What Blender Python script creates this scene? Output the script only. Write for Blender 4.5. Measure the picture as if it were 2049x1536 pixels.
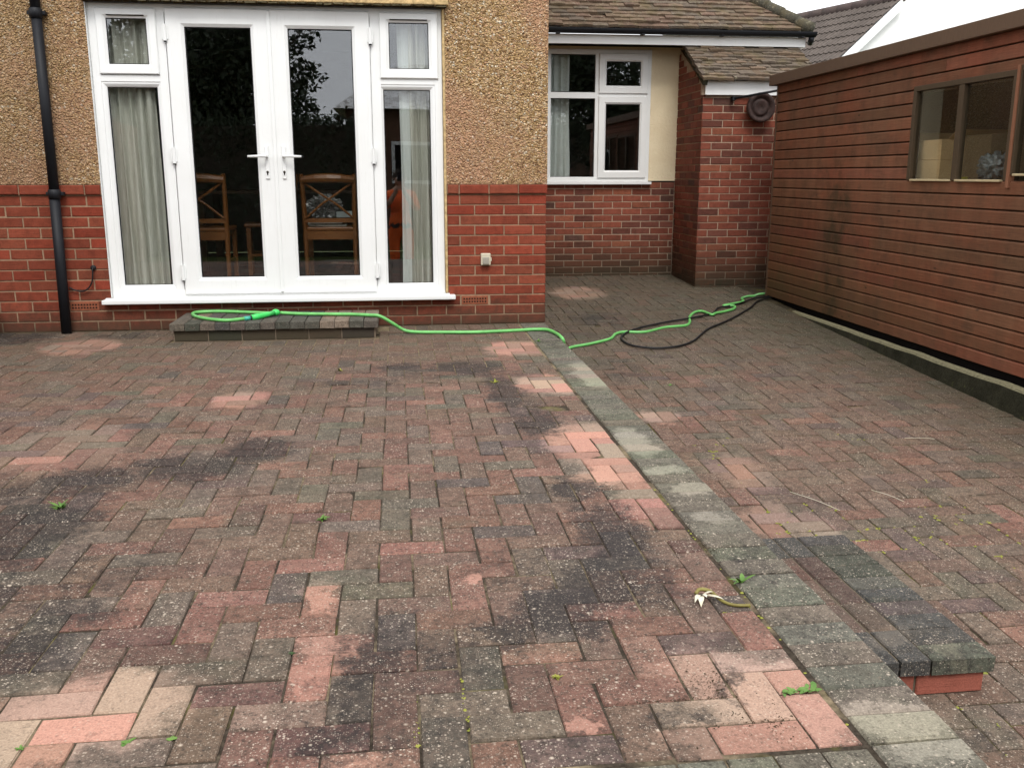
import bpy, bmesh, math, random
from mathutils import Vector, Matrix
R = math.radians
random.seed(11)
for o in list(bpy.data.objects): bpy.data.objects.remove(o)
scene = bpy.context.scene
COL = scene.collection

# ------------------------------------------------------------------ camera
CAMZ = 1.13
pitch, yaw = R(12.605), R(6.932)
fw = Vector((math.sin(yaw)*math.cos(pitch), math.cos(yaw)*math.cos(pitch), -math.sin(pitch)))
rt = Vector((math.cos(yaw), -math.sin(yaw), 0)); upv = rt.cross(fw)
cam_d = bpy.data.cameras.new('camera'); cam = bpy.data.objects.new('camera', cam_d); COL.objects.link(cam)
m = Matrix.Identity(4)
for i in range(3): m[i][0] = rt[i]; m[i][1] = upv[i]; m[i][2] = -fw[i]
m[0][3], m[1][3], m[2][3] = 0, 0, CAMZ
cam.matrix_world = m
cam_d.sensor_width = 36; cam_d.lens = 36*1869.5/2049; cam_d.clip_start = .02; cam_d.clip_end = 600
scene.camera = cam
# ------------------------------------------------------------------ world: bright overcast
w = bpy.data.worlds.new('World'); scene.world = w; w.use_nodes = True
wn = w.node_tree.nodes; wl = w.node_tree.links; wn.clear()
sky = wn.new('ShaderNodeTexSky'); sky.sky_type = 'NISHITA'; sky.sun_disc = False
SUN_EL, SUN_AZ = R(52), R(178)
sky.sun_elevation = SUN_EL; sky.sun_rotation = SUN_AZ; sky.air_density = 1.0; sky.dust_density = 5.0; sky.ozone_density = 1.0
hs = wn.new('ShaderNodeHueSaturation'); hs.inputs['Saturation'].default_value = .16
bg = wn.new('ShaderNodeBackground'); bg.inputs['Strength'].default_value = .12
wo = wn.new('ShaderNodeOutputWorld')
cloud = wn.new('ShaderNodeMix'); cloud.data_type = 'RGBA'; cloud.inputs[0].default_value = .86; cloud.inputs[7].default_value = (12.0, 12.2, 12.6, 1)   # even cloud deck over the clear sky
wl.new(sky.outputs[0], hs.inputs['Color']); wl.new(hs.outputs[0], cloud.inputs[6]); wl.new(cloud.outputs[2], bg.inputs[0]); wl.new(bg.outputs[0], wo.inputs[0])
sd = bpy.data.lights.new('sun', 'SUN'); sd.energy = 1.5; sd.angle = R(22); sd.color = (1, .965, .92)
so = bpy.data.objects.new('sun', sd); COL.objects.link(so)
dirv = Vector((math.sin(SUN_AZ)*math.cos(SUN_EL), math.cos(SUN_AZ)*math.cos(SUN_EL), math.sin(SUN_EL)))
so.rotation_euler = dirv.to_track_quat('Z', 'Y').to_euler(); so.location = (0, 0, 20)
scene.view_settings.view_transform = 'Standard'; scene.view_settings.look = 'None'
scene.view_settings.exposure = 0.46; scene.view_settings.gamma = 1
try: scene.view_settings.use_curve_mapping = False
except Exception: pass
scene.cycles.max_bounces = 5; scene.cycles.transparent_max_bounces = 8; scene.cycles.diffuse_bounces = 2; scene.cycles.glossy_bounces = 3
scene.cycles.caustics_reflective = False; scene.cycles.caustics_refractive = False
scene.cycles.use_denoising = True

# ------------------------------------------------------------------ mesh helpers
WL = {}                       # world location of every object built
def reg(o, loc): WL[o.name] = Vector(loc); return o
def props(o, label=None, cat=None, group=None, kind=None):
    if label: o['label'] = label
    if cat: o['category'] = cat
    if group: o['group'] = group
    if kind: o['kind'] = kind
    return o
def thing(name, label, cat, loc, group=None, kind=None):
    o = bpy.data.objects.new(name, None); COL.objects.link(o); o.location = loc; o.empty_display_size = .1
    reg(o, loc); return props(o, label, cat, group, kind)
class MB:
    def __init__(s): s.v = []; s.f = []; s.t = []; s.mi = []
    def add(s, vs, fs, tint=None, mi=0):
        b = len(s.v); s.v += [tuple(p) for p in vs]
        for f in fs: s.f.append(tuple(b+i for i in f)); s.t.append(tint or (1, 1, 1, .5)); s.mi.append(mi)
        return s
    def box(s, x0, y0, z0, x1, y1, z1, tint=None, ch=0):
        if ch:
            c = Vector(((x0+x1)/2, (y0+y1)/2, (z0+z1)/2)); vs = []; bm = bmesh.new()
            bmesh.ops.create_cube(bm, size=1)
            for v in bm.verts: v.co = Vector((c.x+v.co.x*(x1-x0), c.y+v.co.y*(y1-y0), c.z+v.co.z*(z1-z0)))
            bmesh.ops.bevel(bm, geom=list(bm.edges), offset=ch, segments=2, affect='EDGES', profile=.5)
            bm.verts.index_update()
            s.add([v.co for v in bm.verts], [[v.index for v in f.verts] for f in bm.faces], tint); bm.free(); return s
        vs = [(x0,y0,z0),(x1,y0,z0),(x1,y1,z0),(x0,y1,z0),(x0,y0,z1),(x1,y0,z1),(x1,y1,z1),(x0,y1,z1)]
        return s.add(vs, [(3,2,1,0),(4,5,6,7),(0,1,5,4),(1,2,6,5),(2,3,7,6),(3,0,4,7)], tint)
    def beam(s, a, b, wx, wy, up=Vector((0,0,1)), tint=None):
        a = Vector(a); b = Vector(b); d = (b-a).normalized(); x = d.cross(up)
        if x.length < 1e-4: x = d.cross(Vector((0,1,0)))
        x.normalize(); y = x.cross(d); vs = []
        for p in (a, b):
            for sx, sy in ((-1,-1),(1,-1),(1,1),(-1,1)): vs.append(p+x*sx*wx/2+y*sy*wy/2)
        return s.add(vs, [(3,2,1,0),(4,5,6,7),(0,1,5,4),(1,2,6,5),(2,3,7,6),(3,0,4,7)], tint)
    def slab(s, c, u, v, n, su, sv, th, ch, tint=None, jit=0):
        c = Vector(c); vs = []
        ch2 = min(ch, su*.3, sv*.3)
        for d, ins in ((th, 0), (ch2, 0), (0, ch2)):
            for a, b in ((-1,-1),(1,-1),(1,1),(-1,1)):
                j = Vector((random.uniform(-jit,jit), random.uniform(-jit,jit), random.uniform(-jit,jit))) if jit else Vector()
                vs.append(c+u*(a*(su/2-ins))+v*(b*(sv/2-ins))-n*d+j)
        fs = [(0,1,5,4),(1,2,6,5),(2,3,7,6),(3,0,4,7),(4,5,9,8),(5,6,10,9),(6,7,11,10),(7,4,8,11),(8,9,10,11)]
        if u.cross(v).dot(n) < 0: fs = [f[::-1] for f in fs]
        return s.add(vs, fs, tint)
    def tube(s, pts, r, seg=8, closed=False, caps=True, tint=None):
        pts = [Vector(p) for p in pts]; n = len(pts); rr = r if isinstance(r, (list, tuple)) else [r]*n
        rings = []; prev = None
        for i, p in enumerate(pts):
            d = (pts[(i+1) % n]-pts[i-1]) if closed else (pts[min(i+1, n-1)]-pts[max(i-1, 0)])
            d.normalize()
            x = d.cross(Vector((0,0,1))) if prev is None else prev - d*prev.dot(d)
            if x.length < 1e-5: x = d.cross(Vector((0,1,0)))
            x.normalize(); prev = x; y = d.cross(x)
            rings.append([p+(x*math.cos(2*math.pi*k/seg)+y*math.sin(2*math.pi*k/seg))*rr[i] for k in range(seg)])
        vs = [q for ring in rings for q in ring]; fs = []
        for i in range(n if closed else n-1):
            j = (i+1) % n
            for k in range(seg):
                k2 = (k+1) % seg; fs.append((i*seg+k, i*seg+k2, j*seg+k2, j*seg+k))
        if caps and not closed: fs.append(tuple(range(seg))[::-1]); fs.append(tuple((n-1)*seg+k for k in range(seg)))
        return s.add(vs, fs, tint)
    def lathe(s, c, ax, prof, seg=24, tint=None):
        c = Vector(c); ax = Vector(ax).normalized(); x = ax.cross(Vector((0,0,1)))
        if x.length < 1e-4: x = Vector((1,0,0))
        x.normalize(); y = ax.cross(x); vs = []; fs = []
        for h, r in prof:
            for k in range(seg):
                a = 2*math.pi*k/seg; vs.append(c+ax*h+(x*math.cos(a)+y*math.sin(a))*max(r, 1e-4))
        for i in range(len(prof)-1):
            for k in range(seg):
                k2 = (k+1) % seg; fs.append((i*seg+k, i*seg+k2, (i+1)*seg+k2, (i+1)*seg+k))
        return s.add(vs, fs, tint)
    def ring(s, x0, x1, z0, z1, prof, yf):
        """picture frame in the XZ plane; prof = (inset from outer edge, depth behind yf)"""
        vs = []; fs = []; n = len(prof)
        for cx, cz, ix, iz in ((x0,z0,1,1),(x1,z0,-1,1),(x1,z1,-1,-1),(x0,z1,1,-1)):
            for a, d in prof: vs.append((cx+ix*a, yf+d, cz+iz*a))
        for k in range(4):
            k2 = (k+1) % 4
            for i in range(n-1): fs.append((k*n+i, k2*n+i, k2*n+i+1, k*n+i+1))
        return s.add(vs, fs)
    def cells(s, xs, zs, holes, d0, d1, axis='Y'):
        """wall slab of lattice cells with openings; holes = set of (ix, iz)"""
        nx, nz = len(xs), len(zs)
        P = (lambda x, d, z: (x, d, z)) if axis == 'Y' else (lambda x, d, z: (d, x, z))
        vs = [P(x, d, z) for d in (d0, d1) for z in zs for x in xs]; o = nx*nz
        idx = lambda i, k: k*nx+i; fs = []
        on = lambda i, k: 0 <= i < nx-1 and 0 <= k < nz-1 and (i, k) not in holes
        for i in range(nx-1):
            for k in range(nz-1):
                if not on(i, k): continue
                a, b, c, d = idx(i,k), idx(i+1,k), idx(i+1,k+1), idx(i,k+1)
                fs += [(a,b,c,d), (d+o,c+o,b+o,a+o)]
                if not on(i,k-1): fs.append((a,a+o,b+o,b))
                if not on(i,k+1): fs.append((d,c,c+o,d+o))
                if not on(i-1,k): fs.append((a,d,d+o,a+o))
                if not on(i+1,k): fs.append((b,b+o,c+o,c))
        used = sorted({i for f in fs for i in f}); mp = {u: n for n, u in enumerate(used)}
        return s.add([vs[u] for u in used], [tuple(mp[i] for i in f) for f in fs])
    def build(s, name, mat, parent=None, smooth=False, loc=None, mats=None):
        vs = s.v
        if loc is None:
            if parent is None:
                lo = [min(p[i] for p in vs) for i in range(3)]; hi = [max(p[i] for p in vs) for i in range(3)]
                loc = ((lo[0]+hi[0])/2, (lo[1]+hi[1])/2, lo[2])
            else:
                n = len(vs); loc = tuple(sum(p[i] for p in vs)/n for i in range(3))
        me = bpy.data.meshes.new(name)
        me.from_pydata([(p[0]-loc[0], p[1]-loc[1], p[2]-loc[2]) for p in vs], [], s.f)
        at = me.attributes.new('tint', 'FLOAT_COLOR', 'FACE')
        at.data.foreach_set('color', [c for t in s.t for c in t])
        for mm in (mats or [mat]): me.materials.append(mm)
        if mats: me.polygons.foreach_set('material_index', s.mi)
        if smooth: me.polygons.foreach_set('use_smooth', [True]*len(me.polygons))
        o = bpy.data.objects.new(name, me); COL.objects.link(o); reg(o, loc)
        if parent is not None:
            o.parent = parent; o.location = Vector(loc)-WL[parent.name]
        else: o.location = loc
        return o
def spline(pts, n=8):
    pts = [Vector(p) for p in pts]; out = []
    for i in range(len(pts)-1):
        p0, p1, p2, p3 = pts[max(i-1,0)], pts[i], pts[i+1], pts[min(i+2,len(pts)-1)]
        for k in range(n):
            t = k/n
            out.append(.5*((2*p1)+(p2-p0)*t+(2*p0-5*p1+4*p2-p3)*t*t+(3*p1-p0-3*p2+p3)*t**3))
    return out+[pts[-1]]
def vis(p):
    """rough picture size of a point: 0 outside the frame"""
    d = Vector(p)-Vector((0,0,CAMZ)); z = d.dot(fw)
    if z < .3: return 0
    x = d.dot(rt)/z*1869.5; y = d.dot(upv)/z*1869.5
    return 1/z if abs(x) < 1060 and abs(y) < 800 else 0

# ------------------------------------------------------------------ material helpers
class G:
    def __init__(s, name):
        s.m = bpy.data.materials.new(name); s.m.use_nodes = True; s.nt = s.m.node_tree; s.N = s.nt.nodes
        s.b = s.N['Principled BSDF']; s.out = s.N['Material Output']
    def set(s, sock, v):
        if isinstance(v, bpy.types.NodeSocket): s.nt.links.new(v, sock)
        elif v is not None:
            if isinstance(v, (tuple, list)) and len(v) == 3 and sock.type == 'RGBA': v = (*v, 1)
            sock.default_value = v
    def pos(s): return s.N.new('ShaderNodeNewGeometry').outputs['Position']
    def attr(s, name='tint'):
        n = s.N.new('ShaderNodeAttribute'); n.attribute_name = name; return n.outputs['Color'], n.outputs['Alpha']
    def noise(s, vec, scale, detail=3, rough=.55, dist=0, col=False):
        n = s.N.new('ShaderNodeTexNoise'); s.set(n.inputs['Vector'], vec); n.inputs['Scale'].default_value = scale
        n.inputs['Detail'].default_value = detail; n.inputs['Roughness'].default_value = rough; n.inputs['Distortion'].default_value = dist
        return n.outputs['Color' if col else 'Fac']
    def voro(s, vec, scale, feature='F1', rand=1.0):
        n = s.N.new('ShaderNodeTexVoronoi'); n.feature = feature; s.set(n.inputs['Vector'], vec)
        n.inputs['Scale'].default_value = scale; n.inputs['Randomness'].default_value = rand; return n.outputs
    def mr(s, v, a, b, c=0, d=1, smooth=False):
        n = s.N.new('ShaderNodeMapRange'); n.interpolation_type = 'SMOOTHSTEP' if smooth else 'LINEAR'
        for k, x in zip(('Value','From Min','From Max','To Min','To Max'), (v, a, b, c, d)): s.set(n.inputs[k], x)
        return n.outputs[0]
    def math(s, op, a, b=None, clamp=False):
        n = s.N.new('ShaderNodeMath'); n.operation = op; n.use_clamp = clamp; s.set(n.inputs[0], a)
        if b is not None: s.set(n.inputs[1], b)
        return n.outputs[0]
    def vm(s, op, a, b=None):
        n = s.N.new('ShaderNodeVectorMath'); n.operation = op; s.set(n.inputs[0], a)
        if b is not None: s.set(n.inputs[1], b)
        return n.outputs['Value'] if op in ('LENGTH','DOT_PRODUCT','DISTANCE') else n.outputs['Vector']
    def mix(s, f, a, b, blend='MIX'):
        n = s.N.new('ShaderNodeMix'); n.data_type = 'RGBA'; n.blend_type = blend
        s.set(n.inputs[0], f); s.set(n.inputs[6], a); s.set(n.inputs[7], b); return n.outputs[2]
    def ramp(s, f, stops):
        n = s.N.new('ShaderNodeValToRGB'); s.set(n.inputs[0], f); e = n.color_ramp.elements
        while len(e) < len(stops): e.new(.5)
        for el, (p, c) in zip(e, stops): el.position = p; el.color = (*c, 1)
        return n.outputs[0]
    def sep(s, v):
        n = s.N.new('ShaderNodeSeparateXYZ'); s.set(n.inputs[0], v); return n.outputs
    def scaled(s, v, sc):
        return s.vm('MULTIPLY', v, sc)
    def bump(s, h, strength=.3, dist=.01, normal=None):
        n = s.N.new('ShaderNodeBump'); n.inputs['Strength'].default_value = strength; n.inputs['Distance'].default_value = dist
        s.set(n.inputs['Height'], h); s.set(n.inputs['Normal'], normal); return n.outputs[0]
    def blob(s, P, cx, cy, rx, ry, soft=.5):
        n = s.N.new('ShaderNodeMapping'); n.vector_type = 'TEXTURE'; s.set(n.inputs['Vector'], P)
        n.inputs['Location'].default_value = (cx, cy, 0); n.inputs['Scale'].default_value = (rx, ry, 1e4)
        return s.mr(s.vm('LENGTH', n.outputs[0]), 1.12, soft, 0, 1, True)
    def blobs(s, P, lst, soft=.5):
        acc = None
        for cx, cy, rx, ry, wt in lst:
            v = s.math('MULTIPLY', s.blob(P, cx, cy, rx, ry, soft), wt)
            acc = v if acc is None else s.math('MAXIMUM', acc, v)
        return acc if acc is not None else 0.0
    def fin(s, color, rough=.85, normal=None, spec=.3, **kw):
        s.set(s.b.inputs['Base Color'], color); s.set(s.b.inputs['Roughness'], rough)
        s.b.inputs['Specular IOR Level'].default_value = spec
        if normal is not None: s.set(s.b.inputs['Normal'], normal)
        for k, v in kw.items(): s.set(s.b.inputs[k], v)
        return s.m
def plain(name, col, rough=.6, spec=.4, var=.12, scale=12, bumpv=0, metallic=0):
    g = G(name); p = g.pos(); n = g.noise(p, scale, 4)
    c = g.mix(g.mr(n, .3, .7, 0, 1), tuple(x*(1-var) for x in col), tuple(min(1, x*(1+var)) for x in col))
    nr = g.bump(g.noise(p, scale*8, 3), bumpv, .004) if bumpv else None
    return g.fin(c, rough, nr, spec, Metallic=float(metallic))

# stains, washed patches and painted left-edge vignette darkening on the paving, in metres
CLEAN_U = [(0.78,6.1,0.248,0.293,0.8),(0.82,5.0,0.198,0.277,.95),(0.83,3.8,0.223,0.361,1),(0.84,3.5,0.139,0.26,0.9),(0.72,3.33,0.094,0.118,1),(-0.68,1.92,0.236,0.163,1),(-0.76,1.78,0.13,0.089,0.9),(0.81,1.78,0.186,0.175,0.75),(0.7,1.91,0.15,0.109,0.55),(0.18,2.52,0.032,0.042,0.9),(0.37,1.73,0.044,0.039,0.8),(-2.14,6.51,0.268,0.315,0.6),(-0.83,4.82,0.153,0.203,0.6),(-0.21,2.04,0.07,0.185,0.5),(0.85,3.09,0.106,0.31,0.5),(-0.14,1.69,0.069,0.05,0.6),(0.65,1.64,0.163,0.067,0.6),(-0.24,2.44,0.041,0.112,0.5),(-1.44,4.0,0.293,0.388,0.35)]
DARK_U = [(.55,4.85,.14,.55,.95),(.62,4.2,.17,.36,.9),(.64,3.25,.12,.20,1),(.66,2.78,.17,.45,1),(.55,2.42,.17,.28,1),(.39,2.27,.19,.22,1),(.26,2.16,.15,.15,.8),(.08,2.02,.2,.2,.55),(-.60,3.89,.22,.26,1),(-.86,3.66,.30,.27,1),(-1.19,3.53,.28,.27,1),(-1.25,3.06,.32,.36,1),(-1.17,2.71,.16,.45,.8),(-.94,2.19,.19,.18,.85),(-.89,2.40,.2,.16,.7),(.38,5.51,.36,.28,.9),(-.01,5.55,.22,.22,.7),(-.23,5.16,.34,.22,.6),(-.09,2.04,.12,.2,.7),(-.13,1.74,.18,.11,.7),(-.05,2.21,.12,.15,.7),(.55,1.73,.16,.05,.5),(.72,1.85,.05,.12,.6),(-2.75,6.95,.45,.45,.95),(-1.95,6.95,.45,.22,.6),(.36,1.65,.12,.07,.5),(.71,2.36,.1,.2,.6),(-1.0,2.65,.5,.55,.42),(-.02,1.92,.30,.4,.45),(.45,2.5,.45,.6,.42),(-1.35,3.35,.45,.5,.6),(.6,4.5,.2,.9,.45),(.3,5.45,.75,.35,.5)]
CLEAN_L = [(1.54,5.29,0.138,0.147,1),(1.86,9.62,0.303,0.42,0.7),(1.78,3.63,0.108,0.2,0.6),(1.69,4.34,0.151,0.274,0.5),(1.61,3.75,0.133,0.211,0.6)]
DARK_L = [(1.6,6.43,0.286,0.563,0.5),(2.11,2.97,0.185,0.286,0.2),(1.61,2.2,0.114,0.084,0.5),(1.8,8.2,0.36,0.446,0.6)]
CLEAN_C = [(1.0,3.81,0.086,0.228,0.9),(1.09,5.21,0.101,0.411,0.8),(1.0,3.4,0.087,0.074,0.8),(1.05,3.16,0.082,0.076,0.8),(1.03,2.86,0.067,0.063,0.5),(1.03,1.67,0.116,0.079,0.7),(1.04,1.56,0.11,0.063,0.6)]
def paver_mat(name, clean, dark, dirt=(.058,.047,.036), dirt_amt=.5, speck=1.0, algae=None, algae2=None, lift=1.72, washed=(.50,.30,.22)):
    g = G(name); p = g.pos(); tint, rnd = g.attr()
    wv = g.vm('ADD', p, g.scaled(g.vm('SUBTRACT', g.noise(p, 7, 5, .75, col=True), (.5,.5,.5)), (.30,.30,0)))
    cl = g.blobs(wv, clean, .70); dk = g.blobs(wv, dark, .30)
    big = g.noise(p, 1.9, 4, .6); mid = g.noise(p, 13, 5, .7); fine = g.noise(p, 230, 2, .6); grit = g.noise(p, 85, 3, .75)
    base = g.mix(1, tint, g.mr(mid, .25, .75, .52, 1.42), 'MULTIPLY')
    base = g.mix(1, base, g.mr(fine, .3, .7, .60, 1.42), 'MULTIPLY')
    cleanc = g.mix(.38, g.mix(1, tint, (lift, lift, lift), 'MULTIPLY'), washed); cleanc = g.mix(1, cleanc, g.mr(fine, .3, .7, .8, 1.2), 'MULTIPLY')
    # grime film, patchy, running across the joints
    fac = g.math('MULTIPLY', g.mr(g.math('ADD', g.math('MULTIPLY', big, .55), g.math('MULTIPLY', mid, .45)), .36, .62, .35, 1.0), dirt_amt)
    dirtc = g.mix(1, dirt, g.mr(grit, .25, .75, .45, 1.6), 'MULTIPLY'); dirtc = g.mix(1, dirtc, g.mr(mid, .3, .7, .62, 1.3), 'MULTIPLY')
    dirty = g.mix(fac, base, dirtc)
    dirty = g.mix(g.mr(g.noise(p, 2.7, 4, .65), .56, .70, 0, .5), dirty, (.075,.078,.052))
    blot = g.noise(p, 32, 5, .8); dirty = g.mix(g.mr(blot, .50, .66, 0, .72), dirty, (.036,.029,.022)); dirty = g.mix(g.mr(blot, .42, .30, 0, .5), dirty, (.20,.155,.115))
    blot2 = g.noise(p, 6.5, 5, .72); dirty = g.mix(g.mr(blot2, .53, .68, 0, .62), dirty, (.045,.037,.028))
    if algae:
        ax, a0, a1, acol = algae
        xyz = g.sep(p); af = g.math('MULTIPLY', g.mr(xyz[ax], a0, a1, 0, .8), g.mr(mid, .3, .65, .35, 1))
        dirty = g.mix(af, dirty, acol)
        if algae2: dirty = g.mix(g.math('MULTIPLY', g.mr(xyz[0], algae2[0], algae2[1], 0, .75), g.mr(blot2, .35, .6, .35, 1)), dirty, algae2[2])
    clf = g.math('MULTIPLY', cl, g.mr(g.noise(p, 48, 4, .75), .32, .46, .5, 1), True); clf = g.math('MULTIPLY', clf, g.mr(rnd, 0, 1, .62, 1.12), True)
    c = g.mix(clf, dirty, cleanc)
    # dark splashes and the left-edge vignette, broken up into spots at their edges
    spl = g.noise(p, 20, 5, .8)
    dkf = g.mr(g.math('ADD', g.math('MULTIPLY', dk, g.mr(rnd, 0, 1, .72, 1.2)), g.mr(spl, .3, .7, -.38, .38)), .16, .85, 0, 1, True)
    c = g.mix(g.math('MULTIPLY', dkf, g.math('MULTIPLY', g.mr(g.noise(p, 42, 4, .8), .32, .6, .98, .68), g.mr(dk, 0, .15, .4, 1))), c, (.018,.015,.015))
    v2 = g.voro(p, 80); c = g.mix(g.math('MULTIPLY', g.math('MULTIPLY', g.mr(v2['Distance'], .36, .2, 0, 1), g.mr(g.sep(v2['Color'])[0], .4, .46, 0, .6)), g.mr(cl, 0, 1, 1, .3)), c, (.026,.022,.018))
    # pale lichen flecks in uneven drifts
    dr = g.mr(g.noise(p, 5.5, 5, .7), .37, .58, .24, 1)
    v1 = g.voro(p, 46); c1 = g.sep(v1['Color'])
    s1 = g.math('MULTIPLY', g.mr(v1['Distance'], g.mr(c1[1], 0, 1, .10, .30), .05, 0, 1), g.mr(c1[0], .42, .47, 0, .95))
    v3 = g.voro(p, 105); c3 = g.sep(v3['Color'])
    s2 = g.math('MULTIPLY', g.mr(v3['Distance'], g.mr(c3[1], 0, 1, .16, .42), .10, 0, 1), g.mr(c3[0], .38, .44, 0, .9))
    v4 = g.voro(p, 230); s3 = g.math('MULTIPLY', g.mr(v4['Distance'], .4, .15, 0, 1), g.mr(g.sep(v4['Color'])[0], .55, .62, 0, .55))
    sp = g.math('MULTIPLY', g.math('MAXIMUM', g.math('MAXIMUM', s1, s2), s3), g.math('MULTIPLY', dr, speck))
    c = g.mix(g.math('MULTIPLY', sp, g.mr(cl, 0, 1, .85, .4)), c, (.58,.49,.39))
    h = g.math('ADD', g.math('MULTIPLY', grit, .8), g.math('MULTIPLY', fine, .6))
    return g.fin(c, g.mr(dk, 0, 1, .9, .74), g.bump(h, .55, .004), .25)
def brick_mat(name, dirt_z=None, dirt_col=(.05,.05,.03), stain=.25):
    g = G(name); p = g.pos(); tint, rnd = g.attr()
    n1 = g.noise(p, 18, 4, .65); n2 = g.noise(p, 170, 3, .7); n3 = g.noise(g.scaled(p, (3, 3, 40)), 3, 2)
    c = g.mix(1, tint, g.mr(n1, .25, .75, .7, 1.25), 'MULTIPLY'); c = g.mix(1, c, g.mr(n2, .25, .75, .75, 1.22), 'MULTIPLY')
    c = g.mix(g.math('MULTIPLY', g.mr(n1, .58, .75, 0, 1), stain), c, (.05,.03,.028))
    # lime bloom scuffs
    c = g.mix(g.mr(g.noise(p, 45, 4, .75), .66, .74, 0, .22), c, (.38,.27,.2))
    if dirt_z:
        z = g.sep(p)[2]; f = g.math('MULTIPLY', g.mr(g.math('ADD', z, g.mr(n1, .2, .8, -.12, .12)), dirt_z[1], dirt_z[0], 0, 1), g.mr(n1, .3, .6, .6, 1))
        c = g.mix(f, c, dirt_col)
    return g.fin(c, .85, g.bump(g.math('ADD', n2, n3), .45, .004), .2)
def mortar_mat(name, col, dirt_z=None):
    g = G(name); p = g.pos(); n = g.noise(p, 30, 5, .7); n2 = g.noise(p, 5, 3)
    c = g.mix(g.mr(n, .3, .7), tuple(x*.6 for x in col), col); c = g.mix(g.mr(n2, .45, .7, 0, .5), c, tuple(x*.5 for x in col))
    if dirt_z: c = g.mix(g.mr(g.sep(p)[2], dirt_z[1], dirt_z[0], 0, .8), c, (.045,.043,.028))
    return g.fin(c, .95, g.bump(g.noise(p, 200, 3), .6, .004), .1)

def mk_pebble():
    g = G('pebbledash'); p0 = g.pos(); p = g.vm('ADD', p0, g.scaled(g.vm('SUBTRACT', g.noise(p0, 75, 2, .6, col=True), (.5,.5,.5)), (.016,.016,.016)))
    v = g.voro(p, 80)
    cc = g.sep(v['Color'])
    c = g.ramp(cc[0], [(0,(.17,.085,.03)), (.15,(.44,.25,.085)), (.42,(.64,.42,.19)), (.68,(.74,.51,.27)), (.86,(.68,.38,.21)), (.95,(.90,.70,.44)), (1,(.95,.86,.68))])
    hgt = g.math('SUBTRACT', 1, g.mr(v['Distance'], 0, .75, 0, 1))
    c = g.mix(g.mr(v['Distance'], .40, .75, 0, .6), c, (.13,.072,.032)); c = g.mix(1, c, g.mr(g.noise(p0, 120, 3, .7), .3, .7, .55, 1.4), 'MULTIPLY')
    big = g.noise(p, 1.3, 3, .6)
    c = g.mix(g.mr(big, .44, .64, 0, .5), c, (.52,.27,.17)); c = g.mix(g.mr(g.noise(p, 2.1, 3), .58, .75, 0, .35), c, (.22,.17,.08))
    c = g.mix(g.mr(g.sep(p)[0], -1.6, -3.0, 0, .45), c, (.17,.11,.055))  # shade at the wall's left end painted in, deeper leftwards
    return g.fin(c, .8, g.bump(hgt, 1.0, .022), .4)
def mk_glass(name='window_glass', k=2.1, tintc=(.965,.975,.97)):
    g = G(name); g.N.remove(g.b)
    lw = g.N.new('ShaderNodeLayerWeight'); fr5 = g.math('ADD', g.math('MULTIPLY', g.math('POWER', lw.outputs['Facing'], 5), .96), .04)
    t = g.N.new('ShaderNodeBsdfTransparent'); t.inputs[0].default_value = (*tintc, 1)
    gl = g.N.new('ShaderNodeBsdfGlossy'); gl.inputs['Roughness'].default_value = 0; gl.inputs[0].default_value = (.95,.97,1,1)
    p = g.pos(); g.set(gl.inputs['Normal'], g.bump(g.noise(p, 2.2, 1), .03, .02))
    mx = g.N.new('ShaderNodeMixShader'); g.set(mx.inputs[0], g.math('MULTIPLY', fr5, k, True))
    g.set(mx.inputs[1], t.outputs[0]); g.set(mx.inputs[2], gl.outputs[0]); g.set(g.out.inputs[0], mx.outputs[0])
    return g.m
def mk_upvc():
    g = G('white_plastic'); p = g.pos(); n = g.noise(p, 3, 4)
    c = g.mix(g.mr(n, .4, .75, 0, .35), (.80,.81,.80), (.70,.70,.67))
    c = g.mix(g.mr(g.noise(g.scaled(p, (30,30,2)), 4, 3), .6, .8, 0, .18), c, (.45,.43,.38))
    return g.fin(c, .32, None, .45)
def mk_render():
    g = G('cream_render'); p = g.pos(); n = g.noise(p, 40, 4, .7)
    c = g.mix(g.mr(g.noise(p, 4, 4), .35, .7), (.80,.69,.48), (.74,.62,.42))
    return g.fin(c, .9, g.bump(n, .9, .012), .2)
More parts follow.
